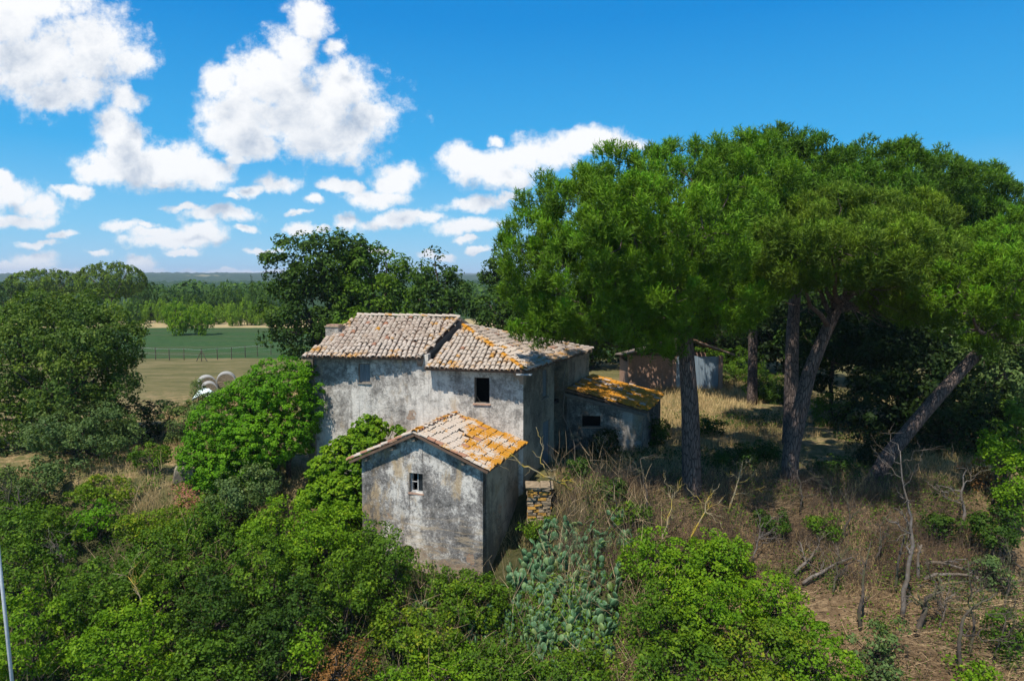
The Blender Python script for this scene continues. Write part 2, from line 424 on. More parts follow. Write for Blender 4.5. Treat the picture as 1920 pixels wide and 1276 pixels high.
# ------------------------------------------------------------------ terrain
def smooth01(t): t = np.clip(t, 0, 1); return t * t * (3 - 2 * t)
def bumps(x, y, s=1.0):
    return (np.sin(x * .9 * s + 1.3) * np.cos(y * 1.1 * s + .4) + .6 * np.sin(x * 2.3 * s + y * 1.7 * s) + .4 * np.cos(x * 4.1 * s - y * 3.3 * s + 2)) * .5
def gz(x, y):
    x = np.asarray(x, float); y = np.asarray(y, float)
    E = 33.2 - 3.6 * smooth01((x + .8) / 4.0)
    t = np.maximum(0, E - y)
    z = -(0.5 * t) * smooth01(t / 2.5) 
    z = np.maximum(z, -7.0) + 0
    amp = .16 * smooth01((60 - y) / 30)
    return z + bumps(x, y) * amp
def hit(u, v, h=0.0, D0=12.0, D1=120.0):
    """the point of the photographed ray that stands h above the ground"""
    D = D0
    while D < D1:
        p = at(u, v, D)
        if p[2] <= gz(p[0], p[1]) + h: return p
        D += .05
    return at(u, v, D1)

ys = np.concatenate([np.linspace(-30, 12, 15), np.linspace(13, 60, 150), np.linspace(61, 200, 60), np.geomspace(210, 9000, 40)])
xt = np.concatenate([-np.geomspace(6000, 32, 30), np.linspace(-30, 30, 160), np.geomspace(32, 6000, 30)])
XX, YY = np.meshgrid(xt, ys)
ZZ = gz(XX, YY)
ZZ = ZZ - np.clip((YY - 400) / 3000, 0, 1) * 12
V = np.stack([XX, YY, ZZ], -1).reshape(-1, 3)
ny, nx = XX.shape
idx = np.arange(ny * nx).reshape(ny, nx)
Fc = np.stack([idx[:-1, :-1], idx[:-1, 1:], idx[1:, 1:], idx[1:, :-1]], -1).reshape(-1, 4)
m, n, out = mat('ground')
p = pos(n); x, y, z = n.sep(p)
wob = n.math('MULTIPLY', n.math('SUBTRACT', n.noise(p, .06, 4, .6), .5), 14.0)
wob2 = n.math('MULTIPLY', n.math('SUBTRACT', n.noise(p, .3, 4, .6), .5), 7.0)
yy = n.math('ADD', y, wob)
fine = n.noise(p, 5.0, 8, .7)
fine2 = n.noise(p, 1.1, 6, .65)
dryc = n.ramp(fine, [(.3, (.16, .105, .055)), (.5, (.30, .215, .11)), (.72, (.42, .32, .17))])
olive = n.ramp(fine, [(.3, (.075, .085, .028)), (.7, (.18, .165, .07))])
earth = n.ramp(n.math('ADD', n.math('MULTIPLY', fine, .6), n.math('MULTIPLY', fine2, .4)), [(.35, (.055, .036, .02)), (.5, (.17, .115, .065)), (.65, (.34, .245, .14))])
meadow = n.mix(n.sstep(fine2, .40, .62), olive, dryc)
shaded_field = n.ramp(n.noise(p, .9, 6, .7), [(.3, (.026, .062, .024)), (.7, (.055, .105, .034))])  # green field with a cloud's shadow put into its darker colour
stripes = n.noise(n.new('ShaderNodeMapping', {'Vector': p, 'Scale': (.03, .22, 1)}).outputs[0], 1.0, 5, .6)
shaded_field = n.mix(n.sstep(stripes, .5, .66), shaded_field, (.065, .085, .038, 1))
strip = n.ramp(fine2, [(.3, (.30, .23, .11)), (.7, (.46, .37, .20))])
forest = n.ramp(n.noise(p, .02, 8, .7), [(.3, (.018, .042, .02)), (.7, (.05, .085, .035))])
mid_ = n.ramp(n.noise(n.new('ShaderNodeMapping', {'Vector': p, 'Scale': (.16, .45, 1)}).outputs[0], 1.0, 9, .75), [(.35, (.085, .09, .035)), (.5, (.145, .130, .055)), (.62, (.21, .17, .085))])
under = n.ramp(fine, [(.3, (.025, .03, .012)), (.7, (.085, .08, .035))])
c = n.mix(n.sstep(n.math('ADD', y, wob2), 29.0, 34.0), under, meadow)
# brown bank on the slope at the right
rb = n.math('MULTIPLY', n.sstep(n.math('ADD', x, wob2), 3.5, 7.0), n.sstep(n.math('ADD', y, wob2), 30.5, 27.0))
c = n.mix(rb, c, earth)
c = n.mix(n.sstep(yy, 50, 60), c, mid_)
c = n.mix(n.sstep(n.math('ADD', y, n.math('MULTIPLY', wob2, .25)), 79, 79.6), c, shaded_field)
gl = n.math('ADD', y, n.math('MULTIPLY', wob2, .5))
c = n.mix(n.sstep(gl, 127, 130), c, strip)
c = n.mix(n.sstep(gl, 152, 160), c, forest)
bsdf(n, out, c, 1.0, n.math('ADD', fine, fine2), .9, .12, .05)
M['ground'] = m
tag(new_obj('ground', fmesh('ground', V, Fc, m, smooth=True)), kind='structure')

# hills: wooded ridges far off
def fbm2(x, y, seed, octs=5, base=1.0):
    r_ = np.random.RandomState(seed); o = np.zeros_like(x); a = 1.0; f = base
    for i in range(octs):
        th = r_.uniform(0, 6.28, 3); ph = r_.uniform(0, 6.28, 3)
        for t_, p_ in zip(th, ph): o += a * np.sin((x * math.cos(t_) + y * math.sin(t_)) * f + p_) / 3
        a *= .55; f *= 2.03
    return o
def hill_sheet(name, y0, y1, ny_, nx_, top0, top1, seed, half, canopy, mt):
    t = np.linspace(0, 1, ny_)[:, None]; s_ = np.linspace(-1, 1, nx_)[None, :]
    Y = (y0 + (y1 - y0) * t) + 0 * s_; X = s_ * half * (Y / y1)
    prof = np.sin(np.minimum(t * 1.25, 1.0) * math.pi / 2) - np.clip((t - .8) / .2, 0, 1) * 1.2
    Z = -14 + (top0 + 14 + (top1 - top0) * (s_ * .5 + .5) + fbm2(X, Y, seed, 4, 1 / 420.) * (top0 * .18 + 2)) * prof
    Z = Z + np.abs(fbm2(X, Y, seed + 5, 4, 1 / canopy[0])) * canopy[1] + np.random.RandomState(seed).uniform(-1, 1, X.shape) * canopy[2]
    V = np.stack([X, Y, Z], -1).reshape(-1, 3); idx = np.arange(ny_ * nx_).reshape(ny_, nx_)
    Fc = np.stack([idx[:-1, :-1], idx[:-1, 1:], idx[1:, 1:], idx[1:, :-1]], -1).reshape(-1, 4)
    return tag(new_obj(name, fmesh(name, V, Fc, mt, smooth=False)), kind='structure')
m, n, out = mat('far_woods')
p = pos(n)
a = n.noise(p, .012, 6, .7); b = n.noise(p, .0016, 3, .5)
c = n.ramp(a, [(.3, (.016, .040, .022)), (.55, (.032, .066, .032)), (.75, (.060, .100, .042))])
c = n.mix(n.sstep(b, .66, .70), c, (.20, .19, .11, 1))
bsdf(n, out, c, 1.0, a, .5, 2.0, 0)
M['hills'] = m
hill_sheet('hills', 1500, 3600, 70, 500, 30, 18, 11, 6500, (14., 5., 2.0), M['hills'])
hill_sheet('hills', 420, 1300, 70, 500, 3.0, -1, 23, 2400, (9., 4., 1.6), M['hills'])
hill_sheet('hills', 3800, 7000, 50, 420, 40, 62, 37, 9400, (30., 6., 2.0), M['hills'])

# haze: one closed box of thin air round everything
hz = bpy.data.meshes.new('haze'); q = 9500.0
hv = [(x_, y_, z_) for x_ in (-q, q) for y_ in (-300.0, q) for z_ in (-60.0, 120.0)]
hz.from_pydata(hv, [], [(0, 1, 3, 2), (4, 6, 7, 5), (0, 4, 5, 1), (2, 3, 7, 6), (0, 2, 6, 4), (1, 5, 7, 3)])
m = bpy.data.materials.new('haze'); m.use_nodes = True; n = NT(m.node_tree); n.n.clear()
n.l.new(n.new('ShaderNodeVolumePrincipled', {'Color': (.72, .84, 1, 1), 'Density': HAZE}).outputs[0], n.new('ShaderNodeOutputMaterial').inputs['Volume'])
hz.materials.append(m)
if HAZE > 0: tag(new_obj('haze', hz), kind='stuff')

# ------------------------------------------------------------------ vegetation generators
def nrm(a): return a / (np.linalg.norm(a, axis=-1, keepdims=True) + 1e-9)
def leaf_quads(Cn, N, length, rng, jit=.6, aspect=.55):
    n_ = len(Cn)
    N = nrm(N + jit * rng.normal(size=(n_, 3)))
    T = nrm(np.cross(N, rng.normal(size=(n_, 3)))); B = np.cross(N, T)
    s = length * rng.uniform(.6, 1.25, (n_, 1))
    fold = N * s * .12
    V = np.stack([Cn - T * s * .5, Cn + B * s * aspect * .5 + fold, Cn + T * s * .5, Cn - B * s * aspect * .5 + fold], 1).reshape(-1, 3)
    return V, np.arange(n_ * 4, dtype=np.int32).reshape(-1, 4)

def clumps_of(lobes, n_cl, rng, shell=(.72, 1.04), inner=.2, lowcut=-1.0):
    """clump centres spread over the outside of a union of ellipsoids"""
    Lb = np.array(lobes, float)
    area = (Lb[:, 3] * Lb[:, 4] * Lb[:, 5]) ** (2 / 3.); pr = area / area.sum()
    out_c = []; out_n = []
    while len(out_c) < n_cl:
        i = rng.choice(len(Lb), p=pr); d = nrm(rng.normal(size=3))
        if d[2] < lowcut: continue
        isin = rng.rand() < inner
        f = rng.uniform(.25, .7) if isin else rng.uniform(*shell)
        c = Lb[i, :3] + d * Lb[i, 3:6] * f
        if not isin:
            q = np.linalg.norm((c - Lb[:, :3]) / Lb[:, 3:6], axis=1); q[i] = 9
            if q.min() < .68: continue
        out_c.append(c); out_n.append(nrm(d / Lb[i, 3:6]))
    return np.array(out_c), np.array(out_n)

def leafy(lobes, n_cl, per, cr, leaf, rng, jit=.55, up=.45, aspect=.55, inner=.2, shell=(.72, 1.04), flat=.75):
    c, nn = clumps_of(lobes, n_cl, rng, shell, inner)
    ct = rng.uniform(0, 1, len(c))
    k = rng.randint(int(per * .6), int(per * 1.4) + 1, len(c))
    I = np.repeat(np.arange(len(c)), k)
    d = nrm(rng.normal(size=(len(I), 3)) + nn[I] * .5 + np.array((0, 0, .35)))
    rr = cr * (.6 + .8 * rng.rand(len(c)))[I, None] * rng.uniform(.35, 1.0, (len(I), 1)) ** .6
    Pp = c[I] + d * rr * np.array((1, 1, flat))
    V, Fc = leaf_quads(Pp, d * .6 + nn[I] * .5 + np.array((0, 0, up)), leaf, rng, jit, aspect)
    tint = np.clip(.15 + .40 * ct[I] + .45 * rng.rand(len(I)), 0, 1)
    return V, Fc, np.repeat(tint, 4), c

def needles(lobes, n_cl, tufts, cr, rng, nl=.26, nw=.030, per=11, inner=.18, shell=(.79, 1.06), droop=0.0):
    c, nn = clumps_of(lobes, n_cl, rng, shell, inner)
    ct = rng.uniform(0, 1, len(c))
    k = rng.randint(int(tufts * .6), int(tufts * 1.4) + 1, len(c))
    I = np.repeat(np.arange(len(c)), k)
    d = nrm(rng.normal(size=(len(I), 3)) + nn[I] * .5 + np.array((0, 0, .35)))
    rr = cr * (.6 + .8 * rng.rand(len(c)))[I, None] * rng.uniform(.45, 1.0, (len(I), 1))
    Pp = c[I] + d * rr * np.array((.95, .95, 1.0))
    ax = nrm(d * .45 + nn[I] * .2 + np.array((0, 0, .95 - droop)) + .2 * rng.normal(size=(len(I), 3)))
    J = np.repeat(np.arange(len(I)), per)
    sp = nrm(rng.normal(size=(len(J), 3)))
    dirn = nrm(ax[J] * .85 + sp * .9)
    base = Pp[J] + ax[J] * rng.uniform(-.14, .18, (len(J), 1))
    side = nrm(np.cross(dirn, rng.normal(size=(len(J), 3)))) * nw * .5
    ln = nl * rng.uniform(.7, 1.2, (len(J), 1))
    V = np.stack([base - side, base + side, base + dirn * ln], 1).reshape(-1, 3)
    Fc = np.arange(len(V), dtype=np.int32).reshape(-1, 3)
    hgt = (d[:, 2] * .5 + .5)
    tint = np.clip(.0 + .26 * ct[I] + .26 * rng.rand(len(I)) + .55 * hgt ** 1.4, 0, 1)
    return V, Fc, np.repeat(tint, per * 3), c

def limb(mb, a, b, r0, r1, rng, wob=.12, seg=5, sides=6, sag=0.0):
    a = np.array(a, float); b = np.array(b, float); L_ = np.linalg.norm(b - a)
    pts = []; rd = []
    for i in range(seg + 1):
        t = i / seg
        q = a + (b - a) * t
        if 0 < i < seg: q = q + rng.normal(size=3) * wob * L_ * .35
        q[2] += sag * L_ * math.sin(math.pi * t)
        pts.append(q); rd.append(r0 + (r1 - r0) * t)
    mb.tube(pts, rd, sides)
    return pts

def px_lobes(base, specs, D, depth=1.0):
    """lobes given as (u, v, ru, rv[, dy]) of the photograph, standing at distance D -> metres relative to base"""
    out_ = []
    for s_ in specs:
        u, v, ru, rv = s_[:4]; dy = s_[4] if len(s_) > 4 else 0
        DD = D + dy; p = at(u, v, DD) - np.array(base)
        k = DD / F
        out_.append((p[0], p[1], p[2], ru * k, ru * k * depth, rv * k))
    return out_

def tree(name, label, cat, base, lobes, mt, n_cl, per, cr, leaf, seed, bark='bark', tr=.16, group=None, limbs=9, shrub=False, trunks=1, **kw):
    rng = np.random.RandomState(seed)
    root = empty(name, base, label, cat, group)
    V, Fc, tn, c = leafy(lobes, n_cl, per, cr, leaf, rng, **kw)
    crown = new_obj('foliage' if shrub else 'crown', fmesh('foliage' if shrub else 'crown', V, Fc, L[mt], tn), root)
    mb = MB()
    top = np.mean(np.array([l[:3] for l in lobes]), axis=0)
    zb = min(l[2] - l[5] for l in lobes)
    for q in range(trunks):
        b0 = np.array((rng.uniform(-.3, .3) * (trunks > 1), rng.uniform(-.3, .3) * (trunks > 1), -.3))
        fork = np.array((top[0] * .5 + b0[0], top[1] * .5 + b0[1], max(.3, zb + (top[2] - zb) * .45)))
        limb(mb, b0, fork, tr, tr * .7, rng, .05, 5, 8)
        sel = rng.choice(len(c), min(limbs, len(c)), replace=False)
        for i in sel:
            mid = fork + (c[i] - fork) * .5 + np.array((0, 0, -.06 * np.linalg.norm(c[i] - fork)))
            limb(mb, fork, mid, tr * .55, tr * .3, rng, .1, 3, 5)
            limb(mb, mid, c[i], tr * .3, tr * .08, rng, .12, 3, 4)
    mb.build('stem' if shrub else 'trunk', M[bark], root, smooth=True)
    return root

def pine(label, base, trunk_pts, trunk_r, lobes, n_cl, tufts, cr, seed, mt='pine', group='stone pines beside the farmhouse', forks=None, limbs=16, nl=.26, nw=.03, per=11, dead_twigs=40):
    rng = np.random.RandomState(seed)
    base = np.array(base); root = empty('pine_tree', base, label, 'pine tree', group)
    V, Fc, tn, c = needles(lobes, n_cl, tufts, cr, rng, nl, nw, per)
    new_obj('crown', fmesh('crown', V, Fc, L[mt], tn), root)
    mb = MB()
    tp = [np.array(q) - base for q in trunk_pts]; tp[0] = tp[0] + np.array((0, 0, -.5))
    # smooth the trunk line
    pts = []
    for i in range(len(tp) - 1):
        for k in range(4): pts.append(tp[i] + (tp[i + 1] - tp[i]) * k / 4)
    pts.append(tp[-1])
    pts = [pts[0]] + [(pts[i - 1] + 2 * pts[i] + pts[i + 1]) / 4 for i in range(1, len(pts) - 1)] + [pts[-1]]
    N = len(pts)
    rad = [trunk_r * (1.18 if i == 0 else 1.06 if i == 1 else 1.0) * (1 - .42 * (i / (N - 1)) ** 1.3) for i in range(N)]
    mb.tube(pts, rad, 14)
    top = pts[-1]
    mb.build('trunk', M['pinebark'], root, smooth=True)
    mb = MB()
    lb = np.array(lobes)
    order = list(range(len(lb)))
    hubs = []
    for i in order:     # one big branch into every lobe, starting along the upper trunk
        t0 = pts[int(N * rng.uniform(.84, .99))]
        goal = lb[i, :3] + np.array((0, 0, .05 * lb[i, 5]))
        midp = t0 + (goal - t0) * .5 + np.array((0, 0, -.08 * np.linalg.norm(goal - t0)))
        r0 = trunk_r * .31
        limb(mb, t0, midp, r0, r0 * .65, rng, .08, 4, 8); limb(mb, midp, goal, r0 * .65, r0 * .16, rng, .1, 4, 7)
        hubs.append((goal, r0 * .35)); hubs.append((midp, r0 * .5))
    for i in rng.choice(len(c), min(limbs * 4, len(c)), replace=False):
        hb = min(hubs, key=lambda h: np.linalg.norm(h[0] - c[i]))
        limb(mb, hb[0], c[i], hb[1] * .5, .02, rng, .12, 4, 5)
    for i in range(dead_twigs):      # bare twigs in the underside of the crown
        hb = hubs[rng.randint(len(hubs))]
        e_ = hb[0] + rng.normal(size=3) * np.array((1.1, 1.1, .5)) + np.array((0, 0, -.3))
        limb(mb, hb[0], e_, .025, .006, rng, .15, 4, 4)
    mb.build('branches', M['pinebark'], root, smooth=True)
    return root

# ------------------------------------------------------------------ the pines
def P(u, v, D): return at(u, v, D)
b1 = at(1298, 932, 28.9); b1[2] = gz(b1[0], b1[1])
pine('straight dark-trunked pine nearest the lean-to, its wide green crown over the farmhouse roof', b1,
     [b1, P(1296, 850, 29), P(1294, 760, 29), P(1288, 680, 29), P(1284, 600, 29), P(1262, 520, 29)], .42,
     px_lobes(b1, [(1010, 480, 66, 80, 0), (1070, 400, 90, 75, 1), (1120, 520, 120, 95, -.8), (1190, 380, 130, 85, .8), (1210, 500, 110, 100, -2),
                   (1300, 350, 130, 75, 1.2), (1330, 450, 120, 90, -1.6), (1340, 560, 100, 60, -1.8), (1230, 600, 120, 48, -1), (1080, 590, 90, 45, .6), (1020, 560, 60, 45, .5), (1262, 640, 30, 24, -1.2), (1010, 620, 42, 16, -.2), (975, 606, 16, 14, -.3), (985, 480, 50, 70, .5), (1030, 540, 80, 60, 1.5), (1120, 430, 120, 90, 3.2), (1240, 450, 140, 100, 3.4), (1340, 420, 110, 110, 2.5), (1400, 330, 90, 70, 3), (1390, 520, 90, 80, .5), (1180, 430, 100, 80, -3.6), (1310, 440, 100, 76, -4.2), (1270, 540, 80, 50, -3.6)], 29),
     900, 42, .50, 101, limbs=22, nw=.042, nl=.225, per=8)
b2 = at(1482, 905, 30.0); b2[2] = gz(b2[0], b2[1])
pine('curving pine trunk in the middle of the clearing with an olive green crown', b2,
     [b2, P(1482, 850, 30), P(1498, 780, 30), P(1516, 700, 30), P(1545, 630, 30), P(1578, 560, 30)], .38,
     px_lobes(b2, [(1500, 440, 80, 60, 0), (1580, 420, 90, 60, .5), (1655, 470, 90, 60, -.8), (1600, 500, 90, 42, -1.2), (1530, 500, 60, 30, -1), (1700, 420, 70, 50, 1), (1690, 560, 60, 34, -1), (1560, 470, 110, 56, -4.6), (1680, 480, 90, 50, -5), (1480, 480, 70, 50, -4), (1730, 500, 70, 50, -1)], 30),
     420, 44, .48, 102, mt='pineolive', limbs=14, nw=.040, nl=.225, per=9, dead_twigs=90)
b3 = at(1628, 905, 30.6); b3[2] = gz(b3[0], b3[1])
pine('strongly leaning pine trunk running up over the dark thicket', b3,
     [b3, P(1664, 855, 30.6), P(1722, 785, 30.6), P(1782, 716, 30.6), P(1842, 652, 30.6), P(1925, 590, 30.6)], .35,
     px_lobes(b3, [(1900, 560, 90, 60, 0), (1960, 480, 110, 80, 0), (1810, 590, 70, 38, .4), (1880, 640, 60, 24, -1), (2040, 560, 110, 70, 0), (1900, 530, 90, 60, -4.6), (1800, 550, 80, 44, -4), (1770, 520, 70, 50, 1), (1740, 570, 60, 40, 0), (1860, 480, 80, 50, 2)], 30.6),
     300, 42, .48, 103, mt='pine', limbs=10, nw=.040, nl=.225, per=9, dead_twigs=60)
b4 = at(1485, 745, 38); b4[2] = gz(b4[0], b4[1])
pine('tall pine standing behind the curving trunk with the highest crown', b4,
     [b4, P(1484, 700, 38), P(1486, 620, 38), P(1492, 540, 38), P(1520, 450, 38)], .40,
     px_lobes(b4, [(1390, 335, 80, 58, 0), (1445, 318, 56, 66, 1), (1525, 322, 70, 62, .4), (1640, 335, 100, 56, 0), (1480, 400, 120, 60, -1.5), (1620, 390, 110, 60, -1.5), (1740, 355, 76, 56, .5)], 38),
     600, 38, .58, 104, mt='pinedark', nl=.26, nw=.052, per=8)
b5 = at(1880, 760, 42); b5[2] = gz(b5[0], b5[1])
pine('pine at the edge of the grove whose crown slopes down over open sky', b5,
     [b5, P(1876, 680, 42), P(1866, 600, 42), P(1870, 520, 42), P(1860, 450, 42)], .42,
     px_lobes(b5, [(1790, 370, 80, 66, 0), (1855, 405, 56, 66, 0), (1880, 470, 60, 60, -.5), (1800, 430, 70, 60, -2), (1960, 480, 80, 80, 0), (1740, 420, 60, 44, -2)], 42),
     400, 38, .60, 105, mt='pinedark', nl=.27, nw=.056, per=8)
b6 = at(1412, 700, 50); b6[2] = gz(b6[0], b6[1])
pine('slim pine trunk in deep shade behind the shed', b6,
     [b6, P(1412, 640, 50), P(1410, 580, 50), P(1400, 500, 50)], .36,
     px_lobes(b6, [(1400, 460, 90, 60, 0), (1470, 480, 70, 60, 0), (1340, 500, 60, 50, 0), (1400, 550, 90, 40, 0)], 50),
     140, 46, .8, 106, mt='pinedark', nl=.36, nw=.075, per=7)

# ------------------------------------------------------------------ broadleaf trees, near left
def stand(u, v, D):
    p = at(u, v, D); p[2] = float(gz(p[0], p[1])); return p
b = stand(120, 860, 37)
tree('broadleaf_tree', 'big round oak with loose grey-green leaves at the edge of the field', 'oak tree', b,
     px_lobes(b, [(110, 620, 85, 70, 0), (185, 640, 70, 60, -.5), (50, 680, 90, 70, 0), (140, 720, 100, 80, -1), (225, 640, 38, 44, -.5), (60, 590, 50, 40, 1), (205, 720, 52, 60, 0), (20, 760, 80, 90, 0), (120, 790, 80, 60, 0), (170, 575, 40, 34, 0), (-40, 680, 90, 100, 0), (130, 670, 110, 90, 1.5), (150, 780, 90, 60, .5)], 37),
     'oak', 700, 84, .56, .18, 201, tr=.3, limbs=26, inner=.25, jit=.8, up=.5)
b = stand(150, 905, 33.5)
tree('bushy_tree', 'low leafy tree with bare grey stem standing in dry grass under the big oak', 'small tree', b,
     px_lobes(b, [(150, 800, 80, 44, 0), (210, 810, 44, 40, -.3), (90, 820, 50, 44, 0), (170, 850, 60, 28, 0)], 33.5),
     'grey', 150, 70, .42, .15, 202, tr=.1, limbs=12, trunks=2, jit=.8)
b = stand(320, 850, 38)
tree('field_shrub', 'loose grey-green shrub beside the dry field path', 'shrub', b,
     px_lobes(b, [(330, 800, 36, 44, 0), (300, 780, 22, 30, 0), (362, 790, 26, 36, 0)], 38),
     'grey', 70, 60, .35, .14, 203, shrub=True, tr=.05, trunks=2)
b = stand(365, 770, 41)
tree('field_shrub', 'thin upright grey shrub in front of the hay bales', 'shrub', b,
     px_lobes(b, [(366, 738, 16, 30, 0), (392, 752, 34, 26, 0), (415, 745, 20, 18, 0)], 41), 'grey', 70, 50, .3, .12, 204, shrub=True, tr=.04)
b = stand(235, 830, 36)
tree('dark_shrub', 'dark shaded thicket behind the low leafy tree', 'thicket', b,
     px_lobes(b, [(240, 800, 60, 44, 1), (180, 830, 60, 30, 1), (40, 850, 60, 40, 1)], 36), 'blackgreen', 110, 60, .45, .17, 205, shrub=True, tr=.06)

# ivy-covered mound at the house wall
b = stand(470, 900, 32.2)
rng = np.random.RandomState(301)
lb = px_lobes(b, [(528, 716, 70, 46, .4), (585, 740, 24, 66, .2), (480, 740, 50, 40, .3), (450, 850, 90, 70, .3), (470, 760, 66, 52, .2), (545, 790, 46, 60, -.2), (420, 800, 62, 62, 0), (500, 815, 76, 52, -.5), (385, 860, 46, 52, 0), (570, 715, 30, 36, .6), (570, 800, 26, 54, .1), (355, 850, 22, 32, .4), (400, 910, 36, 30, -.2)], 32)
root = empty('ivy_mound', b, 'great mound of bright green ivy swallowing the end of the farmhouse', 'ivy')
V, Fc, tn, c = leafy(lb, 2500, 36, .19, .10, rng, jit=.42, up=.55, aspect=.8, inner=.30, shell=(.86, 1.03), flat=.7)
new_obj('foliage', fmesh('foliage', V, Fc, L['ivy'], tn), root)
mb = MB()
for l in lb[:6]:
    limb(mb, (l[0] * .6, l[1], -.2), (l[0], l[1], l[2]), .14, .06, rng, .1, 5, 6)
mb.build('stem', M['bark'], root, smooth=True)

# climbing vine on the facade
b = stand(680, 900, 30.9)
rng = np.random.RandomState(302)
lb = px_lobes(b, [(692, 808, 34, 30, .25), (672, 840, 44, 34, .1), (700, 850, 34, 34, 0), (650, 865, 50, 44, -.3), (610, 890, 36, 36, -.6), (640, 930, 50, 40, -1.2), (600, 940, 45, 40, -1.6), (745, 808, 10, 10, .2)], 30.6, .45)
root = empty('climbing_vine', b, 'light green vine climbing the facade beside the annex roof', 'vine')
V, Fc, tn, c = leafy(lb, 640, 40, .2, .14, rng, jit=.5, up=.4, aspect=.85, shell=(.8, 1.03), inner=.15)
new_obj('foliage', fmesh('foliage', V, Fc, L['bright'], tn), root)
mb = MB()
for i in range(0, 40): limb(mb, (rng.uniform(-1, .3), rng.uniform(-.5, .2), -.2), c[rng.randint(len(c))], .03, .012, rng, .08, 5, 4)
mb.build('stem', M['bark'], root)

# ------------------------------------------------------------------ slope shrubs in front (surveyed tops)
def shrub(u, v, ru, rv, mt, seed, label, cat='shrub', name='slope_shrub', h=1.6, dens=1.0, leaf=.126, sub=6, group=None, cr=.30, jit=.75):
    p = hit(u, v, h)
    b = np.array((p[0], p[1], float(gz(p[0], p[1]))))
    rs = np.random.RandomState(seed); k = p[1] / F
    R_, H_ = ru * k, rv * k * 1.15
    c0 = p - b
    H_ = min(H_, max(.4, c0[2] * .95))
    lobes = [(c0[0], c0[1], c0[2], R_ * .72, R_ * .72, H_ * .8)]
    for i in range(sub):
        a = 2 * math.pi * (i + rs.uniform(-.3, .3)) / sub
        q = rs.uniform(.45, .75)
        lobes.append((c0[0] + math.cos(a) * R_ * q, c0[1] + math.sin(a) * R_ * q, c0[2] + rs.uniform(-.55, .35) * H_, R_ * rs.uniform(.3, .5), R_ * rs.uniform(.3, .5), H_ * rs.uniform(.35, .6)))
    ar = R_ * (R_ + H_)
    return tree(name, label, cat, b, lobes, mt, int(max(12, ar * 27 * dens)), 42, cr, leaf, seed, shrub=True, tr=.06, limbs=8, trunks=3, group=group, jit=jit, aspect=.6, inner=.25)

